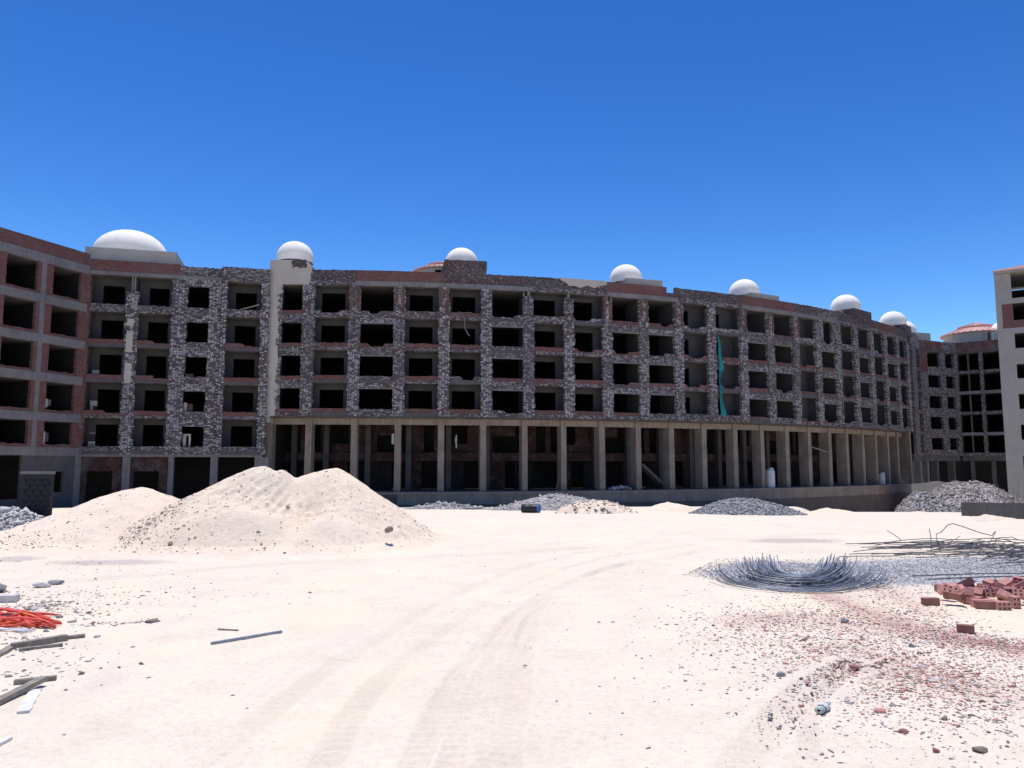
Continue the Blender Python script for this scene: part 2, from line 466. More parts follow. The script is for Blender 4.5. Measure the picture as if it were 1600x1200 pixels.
def smooth_px(pp, n=6):
    g = [gpt(*p) for p in pp]; out = []
    for i in range(len(g) - 1):
        p0 = g[max(i - 1, 0)]; p1 = g[i]; p2 = g[i + 1]; p3 = g[min(i + 2, len(g) - 1)]
        for k in range(n):
            t = k / n
            out.append(0.5 * ((2 * p1) + (p2 - p0) * t + (2 * p0 - 5 * p1 + 4 * p2 - p3) * t * t + (3 * p1 - p0 - 3 * p2 + p3) * t ** 3))
    out.append(g[-1]); return out

TRACKS = [   # (photo polyline, half width, depth, tread)
    ([(640, 1215), (690, 1110), (722, 1050), (765, 1000), (815, 955), (875, 915), (960, 884), (1080, 866)], 0.10, 0.018, 1),
    ([(702, 1215), (728, 1120), (752, 1060), (775, 1010), (806, 966), (855, 928), (915, 900), (1000, 874)], 0.10, 0.022, 1),
    ([(748, 1215), (765, 1110), (782, 1055), (806, 998), (842, 948), (890, 912), (960, 882), (1060, 862)], 0.08, 0.012, 1),
    ([(786, 1215), (800, 1130), (811, 1070), (818, 1020), (832, 968), (858, 933), (908, 903), (975, 882), (1090, 862)], 0.10, 0.022, 1),
    ([(500, 1215), (560, 1110), (606, 1060), (672, 1005), (750, 950), (830, 908), (940, 872), (1080, 852)], 0.11, 0.014, 1),
    ([(330, 1190), (470, 1080), (590, 1000), (700, 935), (800, 892), (900, 865), (1040, 846)], 0.12, 0.012, 1),
    ([(1150, 1215), (1215, 1130), (1262, 1080), (1330, 1040)], 0.15, 0.014, 1),
    ([(1270, 1200), (1265, 1140), (1285, 1090), (1350, 1050), (1450, 1020)], 0.08, 0.006, 1),
    ([(120, 905), (400, 880), (700, 868), (1000, 850), (1300, 835)], 0.3, 0.010, 0),
]
RED = [([(1150, 975), (1230, 962), (1330, 975), (1400, 990)], 0.5, 0.42), ([(1280, 925), (1350, 955), (1430, 985), (1520, 1005), (1620, 1022)], 0.42, 0.85),
       ([(1470, 1000), (1540, 1008), (1640, 1025)], 0.22, 0.8),
       ([(1370, 1030), (1450, 1060), (1530, 1085)], 0.6, 0.38), ([(1360, 900), (1400, 930), (1450, 960)], 0.3, 0.4)]
GREY = [([(1140, 893), (1200, 891), (1300, 893), (1420, 890), (1560, 885), (1700, 885)], 1.25)]

def ground_height(X, Y, fine=True):
    z = ground_base(X, Y)
    z = z + 0.10 * fbm(X, Y, 0.16, 3, 3) + 0.036 * fbm(X, Y, 0.9, 3, 11)
    z = z + 0.016 * fbm(X, Y, 5.5, 3, 31)
    return z

def build_ground():
    rows = np.concatenate([2.2 * np.exp(np.linspace(0, math.log(120 / 2.2), 760)), np.array([140, 200, 400, 900, 3000.])])
    cols = np.concatenate([np.array([-8, -3, -1.6, -1.15]), np.linspace(-0.95, 0.95, 620), np.array([1.15, 1.6, 3, 8])])
    # a fan-shaped sheet, finer where one stands
    Yg, Tg = np.meshgrid(rows, cols, indexing='ij')
    X = Yg * Tg; Y = Yg.copy()
    z = ground_height(X, Y)
    near = (Y < 40)
    tr = np.zeros(X.shape); red = np.zeros(X.shape); grey = np.zeros(X.shape); dark_patch = np.zeros(X.shape)
    xs, ys = X[near], Y[near]
    zt = np.zeros(xs.shape); tt = np.zeros(xs.shape)
    wob = fbm(xs, ys, 1.3, 3, 77)
    for pp, hw, dep, tread in TRACKS:
        D, S = poly_dist(xs, ys, smooth_px(pp))
        D = D + 0.05 * wob
        m = np.clip(1 - (D / hw) ** 4, 0, 1)
        brk = np.clip(0.65 + 1.5 * fbm(xs, ys, 0.8, 2, 5), 0, 1)
        zt -= m * dep * brk
        rim = np.exp(-((D - hw * 1.25) / 0.05) ** 2)
        zt += rim * dep * 0.55 * brk
        if tread:
            zt += m * brk * 0.008 * np.sign(np.sin(S * 2 * math.pi / 0.11 + D * 14)) * (ys < 22)
        tt = np.maximum(tt, m * brk)
    for pp, hw, am in RED:
        D, S = poly_dist(xs, ys, smooth_px(pp, 3))
        red_n = np.clip(1.1 - D / (hw * (1 + 1.2 * wob)), 0, 1) * am
        r0 = red[near]; red[near] = np.maximum(r0, red_n)
    for pp, hw in GREY:
        D, S = poly_dist(xs, ys, smooth_px(pp, 3))
        grey[near] = np.maximum(grey[near], np.clip(1.6 - 1.1 * D / hw, 0, 1) * np.clip((xs - 2.9 - .55 * np.abs(ys - 12.7)) / .4, 0, 1))
    for (px, py, rx, ry) in ((20, 872, 0.55, 0.55), (170, 876, 1.3, 0.5), (1240, 846, 1.3, 0.6)):  # dark ground patches; the left one paints in the gravel's shadow
        c = gpt(px, py)
        dark_patch[near] = np.maximum(dark_patch[near], np.clip(1.35 - np.hypot((xs - c.x) / rx, (ys - c.y) / ry), 0, 1))
    z[near] += zt; tr[near] = tt
    n, m = X.shape
    me = bpy.data.meshes.new('ground')
    co = np.stack([X, Y, z], -1).reshape(-1, 3)
    i = np.arange(n * m).reshape(n, m)
    q = np.stack([i[:-1, :-1], i[:-1, 1:], i[1:, 1:], i[1:, :-1]], -1).reshape(-1, 4)
    # close the fan behind the camera with a plain sheet
    b0 = len(co)
    me.vertices.add(len(co)); me.vertices.foreach_set('co', co.ravel())
    me.loops.add(q.size); me.loops.foreach_set('vertex_index', q.ravel())
    me.polygons.add(len(q)); me.polygons.foreach_set('loop_start', np.arange(len(q)) * 4); me.polygons.foreach_set('loop_total', np.full(len(q), 4))
    me.polygons.foreach_set('use_smooth', np.ones(len(q), bool))
    for nm, a in (('track', tr), ('red', red), ('grey', grey), ('dark_patch', dark_patch)):
        at = me.attributes.new(nm, 'FLOAT', 'POINT'); at.data.foreach_set('value', a.ravel())
    me.materials.append(M['sand']); me.update(); me.validate()
    ob = bpy.data.objects.new('ground', me); scene.collection.objects.link(ob)
    tag(ob, kind='structure')
    b = MB(); b.poly([(-3000, -600, -0.03), (3000, -600, -0.03), (600, 2.195, -0.03), (-600, 2.195, -0.03)])
    b.poly([(-20, -1, -0.02), (20, -1, -0.02), (17.6, 2.3, -0.02), (-17.6, 2.3, -0.02)])
    tag(b.build('ground_behind', M['sand']), kind='structure')
build_ground()

def gz(x, y): return float(ground_height(np.array([x]), np.array([y]))[0])

# ------------------------------------------------------------------ buildings
DOMES = []
def dome(root, c, r, squash=0.92):
    b = MB(); prof = [(r * .985, -0.5), (r * 1.0, 0)]
    for i in range(1, 15):
        a = math.pi / 2 * i / 14
        prof.append((max(r * math.cos(a), 0.004), r * squash * math.sin(a)))
    b.lathe(c, prof, 48)
    return b.build('dome', M['dome'], root, smooth=True)

PITCHZ = 2.95
ZS = 4.29 + EYE
LM = [ZS + PITCHZ * k for k in range(5)]         # undersides of the main block's slabs
ZPOD = -2.42 + EYE
P = [(-21.43, 67.71), (-18.23, 67.76), (-14.16, 67.98), (-10.15, 68.34), (-6.17, 68.86), (-2.34, 69.53), (1.57, 70.35), (5.37, 71.33), (9.14, 72.46), (12.83, 73.73), (16.55, 75.16), (20.22, 76.74), (23.93, 78.46), (27.39, 80.32), (30.8, 82.33), (34.07, 84.47), (37.27, 86.75), (40.38, 89.17), (43.42, 91.71), (46.36, 94.38), (49.26, 97.17), (52.05, 100.07)]
NB = len(P) - 1
SEGS = []
acc = 0
for i in range(NB):
    s = Seg(P[i], P[i + 1], acc); SEGS.append(s); acc += s.L

def partition_room(b, seg, u, z0, z1, w0, w1, th=0.2):
    b.rect(seg, u - th / 2, u + th / 2, z0, z1, w0, w1)

main = empty('curved_apartment_block', (1.6, 70.3, ZPOD), 'long curved unfinished block with stripped grey rubble facade above a beige colonnade', 'building')

def miter(i, w):
    """plan point at corner i offset outward by w"""
    if i == 0: n = SEGS[0].n
    elif i == NB: n = SEGS[-1].n
    else: n = (SEGS[i - 1].n + SEGS[i].n).normalized()
    q = Vector(P[i]) + n * w
    return q

def strip(b, w0, w1, z0, z1, i0=0, i1=NB):
    """a band following the curve"""
    for i in range(i0, i1):
        a0, a1 = miter(i, w0), miter(i, w1); c0, c1 = miter(i + 1, w0), miter(i + 1, w1)
        o = SEGS[i].uoff; L = SEGS[i].L
        V = lambda q, z: (q.x, q.y, z)
        b.poly([V(a1, z0), V(c1, z0), V(c1, z1), V(a1, z1)], [(o, z0), (o + L, z0), (o + L, z1), (o, z1)])
        b.poly([V(a1, z1), V(c1, z1), V(c0, z1), V(a0, z1)], [(o, 0), (o + L, 0), (o + L, w1 - w0), (o, w1 - w0)])
        b.poly([V(a0, z0), V(c0, z0), V(c1, z0), V(a1, z0)], [(o, 0), (o + L, 0), (o + L, w1 - w0), (o, w1 - w0)])
        b.poly([V(c0, z0), V(a0, z0), V(a0, z1), V(c0, z1)], [(o + L, z0), (o, z0), (o, z1), (o + L, z1)])
    for i, fl in ((i0, 0), (i1, 1)):
        a0, a1 = miter(i, w0), miter(i, w1)
        q = [(a0.x, a0.y, z0), (a1.x, a1.y, z0), (a1.x, a1.y, z1), (a0.x, a0.y, z1)]
        b.poly(q if not fl else q[::-1], [(0, z0), (w1 - w0, z0), (w1 - w0, z1), (0, z1)])

BTYPE = 'TBWBBWBBWWBBWWBWBWBWB'         # one letter per bay: Balcony recess, Window, Tower
assert len(BTYPE) == NB

# floors, roof, rear wall, partitions
for k, z in enumerate(LM):
    b = MB(); strip(b, -9.0, -0.30, z + 0.001, z + 0.20)
    b.build('roof_slab' if k == 4 else 'floor_slab', M['conc_dark'], main)
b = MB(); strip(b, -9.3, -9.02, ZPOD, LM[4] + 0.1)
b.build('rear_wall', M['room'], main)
for i in range(NB + 1):
    seg = SEGS[min(i, NB - 1)]; u = 0 if i < NB else seg.L
    b = MB()
    for k in range(4):
        partition_room(b, seg, u, LM[k] + 0.2, LM[k + 1], -3.4, -0.36, 0.22)
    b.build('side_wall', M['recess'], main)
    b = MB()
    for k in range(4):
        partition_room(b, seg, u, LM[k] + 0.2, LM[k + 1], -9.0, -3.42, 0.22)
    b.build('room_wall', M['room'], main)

def mat_pier(i, k):
    return M['rub_light'] if rnd.random() < 0.75 else M['rub_mid']

# piers of every storey
for i in range(NB + 1):
    if 0 < i < NB:
        n = (SEGS[i - 1].n + SEGS[i].n).normalized()
    else: n = SEGS[0].n if i == 0 else SEGS[-1].n
    uu = Vector((-n.y, n.x))
    c = Vector(P[i])
    sg = Seg(c - uu * 2, c + uu * 2, (SEGS[i].uoff if i < NB else acc) - 2)
    for k in range(4):
        hw = 0.50
        l, r_ = (2 - hw, 2 + hw)
        if i == 0: continue
        if i == 1: l, r_ = 2 - 0.55, 2 + 0.52
        if i == NB: l, r_ = 2 - 0.45, 2 + 0.5
        z0, z1 = LM[k] + 0.02, LM[k + 1] + 0.02
        if k == 3: z1 = LM[4] - 0.01
        o = jag(l, r_, z0, z1, 0.10, 0.10, 0, 0)
        if k == 3 and i in (6, 7, 8):      # broken stubs under the top beam
            o = jag(l + 0.08, r_ - 0.08, z0, z1 - 0.45, 0.11, 0.11, 0, 0.05)
            b = MB(); b.rect(sg, 1.88, 2.12, z1 - 0.47, z1, -0.3, -0.06); b.build('pier_post', M['conc'], main)
        b = MB(); b.prism(sg, o, -0.33, 0.05 + rnd.uniform(-0.015, 0.015))
        b.build('pier', mat_pier(i, k), main)
        if k == 3 and i in (2, 3, 4, 8, 9, 10, 12, 13, 14):
            for a_, c_ in ((l + .06, l + .30), (r_ - .30, r_ - .06)):
                b = MB(); b.prism(sg, jag(a_, c_, z0 + .45 + rnd.uniform(0, .7), z1 - .02, .05, .05, .06, 0), -0.3, 0.085); b.build('brick_edge', M['brick_grey'], main)

def sill_mat(i, k):
    if k == 0: return M['brick_grey'] if rnd.random() < 0.6 else M['rub_mid']
    r0 = rnd.random()
    if k == 3 and i in (1, 5, 6, 7, 10, 11, 14, 15, 16): return M['rub_light']
    return M['brick'] if r0 < 0.38 else (M['brick_grey'] if r0 < 0.8 else M['rub_mid'])

for i, seg in enumerate(SEGS):
    ty = BTYPE[i]; L = seg.L
    for k in range(4):
        z0, z1 = LM[k], LM[k + 1]
        # slab edge
        b = MB(); b.prism(seg, jag(0.02, L - 0.02, z0, z0 + 0.30, 0, 0, 0.025, 0.02, 0.3), -0.29, 0.008)
        b.build('slab_edge', M['conc_dark'] if rnd.random() < .25 else M['rub_mid'], main)
        if ty == 'T': continue
        # sill wall with a chipped or broken top
        top = z0 + 0.68 - (0.05 if ty == 'W' else 0)
        o = jag(0.45, L - 0.45, z0 + 0.28, top, 0, 0, 0, 0.05 if rnd.random() < .6 else 0.015, 0.26)
        if rnd.random() < 0.22 or (i, k) in ((2, 3), (4, 1), (2, 2), (7, 3)):
            c = rnd.uniform(1.2, L - 1.5); d = rnd.uniform(0.4, 1.0)
            o = [(u, (z - 0.26 if (abs(u - c) < d and z > top - 0.12) else z)) for u, z in o]
        b = MB(); b.prism(seg, o, -0.24, -0.022); b.build('sill_wall', sill_mat(i, k), main)
        if ty == 'W':
            lt = z1 - (0.52 if k < 3 else 0.03)
            if k < 3:
                b = MB(); b.prism(seg, jag(0.45, L - 0.45, lt + 0.1, z1, 0, 0, 0.03, 0), -0.25, 0.0); b.build('lintel_course', M['rub_light'] if rnd.random() < .5 else M['rub_mid'], main)
                b = MB(); b.rect(seg, 0.5, L - 0.5, lt, lt + 0.098, -0.27, 0.02); b.build('lintel', M['conc'], main)
            # stone jambs narrow the window opening on both sides
            wl = 0.62 if (k == 3 and i in (15, 16)) else 0.0
            b = MB(); b.rect(seg, 0.40, 0.53 + wl, z0 + 0.6, z1 - 0.02, -0.30, -0.05); b.build('window_jamb', M['rub_light'], main)
            b = MB(); b.rect(seg, L - 0.53 - wl, L - 0.40, z0 + 0.6, z1 - 0.02, -0.30, -0.05); b.build('window_jamb', M['rub_light'], main)
        else:
            # recessed back wall with a dark doorway
            wd = 1.45; d0, d1 = 0.88, 3.02
            if i >= 10: d0, d1 = 0.7, 2.2
            zt = z0 + 2.48 + rnd.uniform(-.05, .05)
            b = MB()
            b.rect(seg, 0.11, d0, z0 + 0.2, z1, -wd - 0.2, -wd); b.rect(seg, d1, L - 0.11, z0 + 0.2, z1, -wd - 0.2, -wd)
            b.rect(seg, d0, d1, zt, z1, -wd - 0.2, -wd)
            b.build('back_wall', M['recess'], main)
# parapet and roof beam
PAR = {1: 'rub_dark', 2: 'brick', 3: 'brick', 4: 'rub_dark', 5: 'rub_dark', 6: 'rub_dark', 7: 'rub_dark', 8: 'brick', 9: 'brick', 10: 'rub_dark', 11: 'rub_dark', 12: 'brick', 13: 'brick', 14: 'rub_dark', 15: 'rub_mid', 16: 'rub_dark', 17: 'rub_dark', 18: 'brick_grey', 19: 'brick', 20: 'rub_dark'}
PTOP = 17.5 + EYE
for i, seg in enumerate(SEGS):
    if i == 0: continue
    L = seg.L
    b = MB(); b.prism(seg, jag(0.01, L - 0.01, LM[4], LM[4] + 0.42, 0, 0, 0.015, 0, 0.3), -0.32, 0.03)
    b.build('roof_beam', M['conc'] if i in (2, 3, 4, 5, 8, 9, 12, 13, 14, 15) else M['rub_mid'], main)
    if i == 3:
        b = MB(); b.rect(seg, 0.1, 0.25, LM[4] - 1.0, LM[4] + 0.2, -0.1, 0.06); b.build('pier_post', M['conc'], main)
    rub = PAR[i].startswith('rub')
    top = PTOP
    o = jag(0.005, L - 0.005, LM[4] + 0.42, top, 0, 0, 0, 0.045 if rub else 0.015)
    if i == 9:
        o = jag(0.005, L - 1.35, LM[4] + 0.42, top, 0, 0.08, 0, 0.03)
        b = MB(); b.prism(seg, jag(L - 1.35, L - 0.35, LM[4] + 0.42, top - 0.55, 0, 0, 0, 0.05), -0.26, 0.0); b.build('parapet_gap', M['rub_dark'], main)
        b = MB(); b.prism(seg, jag(L - 0.36, L - 0.005, LM[4] + 0.42, top + 0.05, 0.06, 0, 0, 0.03), -0.26, 0.0); b.build('parapet', M['brick_grey'], main)
    b = MB(); b.prism(seg, o, -0.25, 0.0); b.build('parapet', M[PAR[i]], main)
# beige plaster that survived on the parapet
b = MB(); sg = SEGS[6]
b.prism(sg, [(3.0, PTOP + 0.05), (3.2, PTOP - 0.2), (3.6, PTOP - 0.32), (4.0, PTOP - 0.7), (4.0, PTOP + 0.05)], -0.27, 0.05)
sg = SEGS[7]
b.prism(sg, [(0.0, PTOP + 0.05), (0.0, PTOP - 0.7), (0.5, PTOP - 0.62), (1.2, PTOP - 0.78), (1.9, PTOP - 0.5), (2.6, PTOP - 0.72), (3.1, PTOP - 0.5), (3.9, PTOP - 0.3), (3.9, PTOP + 0.05)], -0.27, 0.05)
b.build('plaster_remnant', M['plaster'], main)
# rubble turret under the third dome, small turrets further along
seg = SEGS[4]; b = MB(); b.prism(seg, jag(0.0, seg.L - 0.02, PTOP - 0.3, 18.7 + EYE, 0.03, 0.05, 0, 0.03), -3.9, 0.07); b.build('turret', M['rub_dark'], main)
ZTT = 18.7 + EYE
# tower bay at the left end: rubble wall, plaster coat, window holes
seg = SEGS[0]; L = seg.L
zt0 = LM[0]
wx0, wx1 = seg.at_px(438, 9.5 + EYE), seg.at_px(470, 9.5 + EYE)
for k in range(4):
    z0, z1 = LM[k], LM[k + 1]
    b = MB()
    b.prism(seg, jag(-0.05, wx0, z0, z1, 0, 0.05, 0, 0), -0.3, 0.0)
    b.build('tower_wall', M['rub_light'], main)
    b = MB()
    b.prism(seg, jag(wx1, L + 0.3, z0, z1 if k < 3 else z1 + 1.2, 0.05, 0, 0, 0), -0.3, 0.0)
    b.build('tower_wall', M['rub_light'], main)
    b = MB(); b.prism(seg, jag(wx0 - .05, wx1 + .05, z0 + 0.28, z0 + 0.62, 0, 0, 0, 0.03), -0.26, -0.02); b.build('sill_wall', M['brick'], main)
    if k < 3:
        b = MB(); b.prism(seg, jag(wx0 - .05, wx1 + .05, z1 - 0.5, z1, 0, 0, 0.02, 0), -0.26, -0.01); b.build('lintel_course', M['rub_mid'], main)
b = MB(); zr = 18.35 + EYE
# the plaster coat: an uneven outline hugging the window column
co = [(-0.35, LM[0] - 0.02), (wx0 - 0.45, LM[0] - 0.02)]
z = LM[0]; 
while z < LM[4] - 0.6:
    z += 0.22; co.append((wx0 - 0.30 + rnd.uniform(-0.22, 0.2) + (0.18 if (z - LM[0]) % 2.95 > 2.2 else 0), z))
co += [(wx0 - 0.15, LM[4] - 0.35), (wx0 - 0.02, LM[4] - 0.1), (wx0, LM[4] + 0.06), (wx1 + 0.02, LM[4] + 0.06), (wx1 + 0.04, LM[4] - 0.55), (wx1 + 0.16, LM[4] - 0.85), (wx1 + 0.32, LM[4] - 0.5), (wx1 + 0.6, LM[4] + 0.2), (wx1 + 0.7, LM[4] + 0.5), (wx1 + 0.66, LM[4] + 0.9), (wx1 + 0.8, LM[4] + 1.25), (wx1 + 0.8, LM[4] + 1.55),
       (L + 0.35, LM[4] + 1.6), (L + 0.18, LM[4] + 1.75), (L - 0.1, LM[4] + 2.05), (L - 0.28, zr), (-0.35, zr)]
b.prism(seg, co, -0.31, 0.055); b.build('plaster_coat', M['plaster'], main)
b = MB(); b.rect(seg, -0.35, L - 0.3, LM[4] + 0.2, zr - 0.02, -3.4, -0.32); b.rect(seg, L - 0.3, L + 0.3, LM[4] + 0.2, LM[4] + 1.55, -3.4, -0.32)
b.build('tower_box', M['plaster'], main)
b = MB(); b.rect(seg, -0.36, -0.02, LM[0] - 0.6, LM[4] + 0.19, -3.4, -0.01); b.rect(seg, -0.36, -0.05, LM[0] - 0.02, zr - 0.01, -0.32, 0.0); b.build('tower_side', M['plaster'], main)
b = MB(); b.prism(seg, jag(seg.at_px(457, zr), L - 0.3, zr - 0.75, zr + 0.02, 0.1, 0.1, 0.12, 0.0), 0.04, 0.075); b.build('bare_patch', M['rub_dark'], main)

# domes of the main block, each on its box
def unit_dome(px, ytop, w, rpx, box=None, bm='plaster', i=None, parent=main, bd=2.2, zb=None):
    # find the bay whose offset line carries the photo column
    z = 18.5 + EYE
    best = None
    for j, sgm in enumerate(SEGS):
        u = sgm.at_px(px, z, w)
        if -0.3 <= u <= sgm.L + 0.3 and (best is None): best = (j, u)
    if best is None: best = (NB - 1, SEGS[-1].at_px(px, z, w))
    j, u = best; sgm = SEGS[j]; q = sgm.P(u, w, z)
    d = q.y * cp + (z - EYE) * sp
    r = rpx * d / FPX
    top = at_dist(px, ytop, q.y).z
    DOMES.append(dome(parent, (q.x, q.y, top - r * 0.92), r))
    return sgm, u, q, r, top

unit_dome(461, 378, -1.7, 28)
unit_dome(721, 388, -2.2, 25)
BX = []
for (px, yt, rp, bl, br_, zb, du) in ((978, 414, 25, 1.4, 2.6, 18.45, 0.5), (1163, 437, 23, 1.5, 2.6, 18.4, 0.6), (1322, 461, 22, 1.9, 2.1, 18.35, 0.4), (1396, 487, 19.5, 1.8, 1.9, 18.3, 0.3)):
    sgm, u, q, r, top = unit_dome(px, yt, -3.3, rp)
    b = MB(); b.rect(sgm, u - bl + du, u + br_ + du, LM[4] + 0.2, zb + EYE, -5.2, -1.35)
    bx_ = b.build('roof_box', M['plaster'], main); DOMES[-1].parent = bx_; DOMES[-1].location = (0, 0, 0)
for px0, px1 in ((1334, 1361), (1413, 1423)):
    j = ([jj for jj, sgm in enumerate(SEGS) if -0.01 <= sgm.at_px((px0 + px1) / 2, 17.8 + EYE) <= sgm.L + 0.4] + [NB - 1])[0]; sgm = SEGS[j]
    a0, a1 = sgm.at_px(px0, 17.8 + EYE), sgm.at_px(px1, 17.8 + EYE)
    b = MB(); b.prism(sgm, jag(a0, a1, PTOP - 0.4, 18.35 + EYE, 0.03, 0.03, 0, 0.03), -1.3, 0.06); b.build('turret', M['rub_dark'], main)

# colonnade
PIL = [481, 552.5, 621, 689, 755, 820, 881, 941, 998, 1050, 1101, 1150, 1192, 1231, 1266, 1298, 1325, 1350, 1370, 1389, 1404, 1420]
CW = -1.15
strip_b = MB(); strip(strip_b, -1.75, -1.28, 3.60 + EYE, ZS - 0.001, 0, NB)
strip_b.build('colonnade_beam', M['conc_beige'], main)
b = MB(); strip(b, -9.0, -0.30, ZS - 0.14, ZS - 0.002); b.build('colonnade_ceiling', M['conc_dark'], main)
zc = 1.0 + EYE
used_px = []
for px in [419] + PIL:
    best = None
    for j, sgm in enumerate(SEGS):
        u = sgm.at_px(px, zc, CW)
        if -0.35 <= u <= sgm.L + 0.35:
            best = (j, u); break
    if best is None:
        j = 0 if px < 500 else NB - 1; best = (j, SEGS[j].at_px(px, zc, CW))
    j, u = best; sgm = SEGS[j]
    hw = 0.285 + rnd.uniform(-.02, .02); du_ = rnd.uniform(-.02, .02)
    b = MB()
    o = [(u - hw, ZPOD), (u + hw, ZPOD), (u + hw, 1.5 + EYE), (u + hw + 0.03, 1.53 + EYE), (u + hw - .01, 1.6 + EYE), (u + hw - 0.01, ZS - 0.15), (u - hw + 0.01, ZS - 0.15), (u - hw + .01, 1.6 + EYE), (u - hw - 0.03, 1.53 + EYE), (u - hw, 1.5 + EYE)]
    b.prism(sgm, o, CW - 1.25, CW)
    if px != 419: b.rect(sgm, u - hw - .03, u + hw + .03, 3.58 + EYE, ZS - 0.005, CW - 0.12, CW + 0.03)
    b.build('pillar', M['conc_beige'], main)
# arched soffit in one bay
a0 = SEGS[3].at_px(628, 3.6 + EYE, -1.2); 
# storey behind the colonnade: mezzanine band, rear pillars, brick infill with dark openings
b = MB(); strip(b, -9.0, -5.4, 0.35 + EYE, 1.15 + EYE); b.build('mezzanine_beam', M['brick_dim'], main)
for i, seg in enumerate(SEGS):
    L = seg.L
    b = MB(); b.rect(seg, 0.7, 1.2, ZPOD, ZS - 0.15, -5.39, -4.9); b.build('rear_pillar', M['conc_dark'], main)
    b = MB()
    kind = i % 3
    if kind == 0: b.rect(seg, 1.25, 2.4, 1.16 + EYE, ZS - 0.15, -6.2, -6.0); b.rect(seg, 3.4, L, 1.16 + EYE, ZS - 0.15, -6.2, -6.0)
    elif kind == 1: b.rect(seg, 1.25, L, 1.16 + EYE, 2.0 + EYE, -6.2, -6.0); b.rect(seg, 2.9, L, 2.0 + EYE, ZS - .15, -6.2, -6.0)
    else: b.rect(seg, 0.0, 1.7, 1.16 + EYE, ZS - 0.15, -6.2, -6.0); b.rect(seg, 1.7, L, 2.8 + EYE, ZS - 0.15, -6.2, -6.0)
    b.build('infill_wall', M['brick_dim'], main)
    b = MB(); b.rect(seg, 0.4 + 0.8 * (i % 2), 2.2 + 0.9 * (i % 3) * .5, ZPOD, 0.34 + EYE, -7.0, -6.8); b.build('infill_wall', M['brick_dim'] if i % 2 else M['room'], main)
# podium
b = MB(); strip(b, -9.0, -0.15, ZPOD - 0.22, ZPOD - 0.001); b.build('podium_slab', M['conc_beige'], main)
b = MB(); strip(b, -0.75, -0.28, ZPOD - 1.1, ZPOD - 0.221, 3, NB); b.build('podium_wall', M['conc_beige'], main)
b = MB(); strip(b, -0.70, -0.22, ZPOD - 6, ZPOD - 1.1, 3, NB); b.build('podium_foot', M['foot'], main)
b = MB(); strip(b, -0.75, -0.28, ZPOD - 5, ZPOD - 0.221, 0, 3); b.build('podium_wall', M['conc_dark'], main)
# stairs between two pillars
s9 = SEGS[8]
b = MB(); uA = s9.at_px(1003, 1.0 + EYE, -3.5)
for t in range(14):
    z = ZPOD + 2.5 - t * 0.175; u = uA + t * 0.21
    b.rect(s9, u, u + 0.23, z - 0.32, z - t * 0.0, -4.4, -3.4)
b.build('staircase', M['conc'], main)
# corner post standing free at the right end
sgm = SEGS[-1]
b = MB(); b.rect(sgm, sgm.L - 0.2, sgm.L + 0.2, ZPOD - 4, ZS, -0.6, -0.25); b.build('corner_post', M['conc_beige'], main)
b = MB(); b.rect(SEGS[0], -0.3, -0.1, ZPOD - 1, LM[0] - .01, -9.0, -1.3); b.build('room_wall', M['room'], main)
# end wall closing the curve's right end
b = MB(); b.rect(sgm, sgm.L + 0.3, sgm.L + 0.5, LM[0], LM[4] + 0.3, -8.9, -0.34); b.build('end_wall', M['rub_mid'], main)

# ------------------------------------------------------------------ left section
HL = [0.87, 3.88, 6.90, 9.92, 12.95, 16.12]; HL = [h + EYE for h in HL]
C0 = (-35.9, 63.8); C1 = (-21.85, 67.5)
ls = Seg(C0, C1, 100)
left = empty('set_back_wing', (-29, 65.8, -1.7), 'five storey recessed facade part under the largest white dome, between brick wing and plaster tower', 'building')
zr_ = 11.6 + EYE
e = [ls.at_px(x, zr_) for x in (139, 195.5, 214.7, 266.4, 291, 324.7, 353, 407)]
GF = -2.6 + EYE - 1.0
def room_shell(root, seg, levels, zbot, depth=7.5, u0=0.0, u1=None, skip=0.34):
    u1 = seg.L if u1 is None else u1
    for k, z in enumerate(levels):
        b = MB(); b.rect(seg, u0, u1, z + 0.001, z + 0.2, -depth, -skip); b.build('floor_slab', M['conc_dark'], root)
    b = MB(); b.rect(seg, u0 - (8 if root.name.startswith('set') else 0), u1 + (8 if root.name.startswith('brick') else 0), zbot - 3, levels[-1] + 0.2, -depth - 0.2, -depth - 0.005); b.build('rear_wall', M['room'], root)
room_shell(left, ls, HL, GF)
cells = [(-0.12, e[0], 'P'), (e[0], e[1], 'B'), (e[1], e[2], 'P'), (e[2], e[3], 'B'), (e[3], e[4], 'P'), (e[4], e[5], 'W'), (e[5], e[6], 'P'), (e[6], e[7], 'B'), (e[7], ls.L + 0.2, 'P')]
step = ls.at_px(345, zr_)
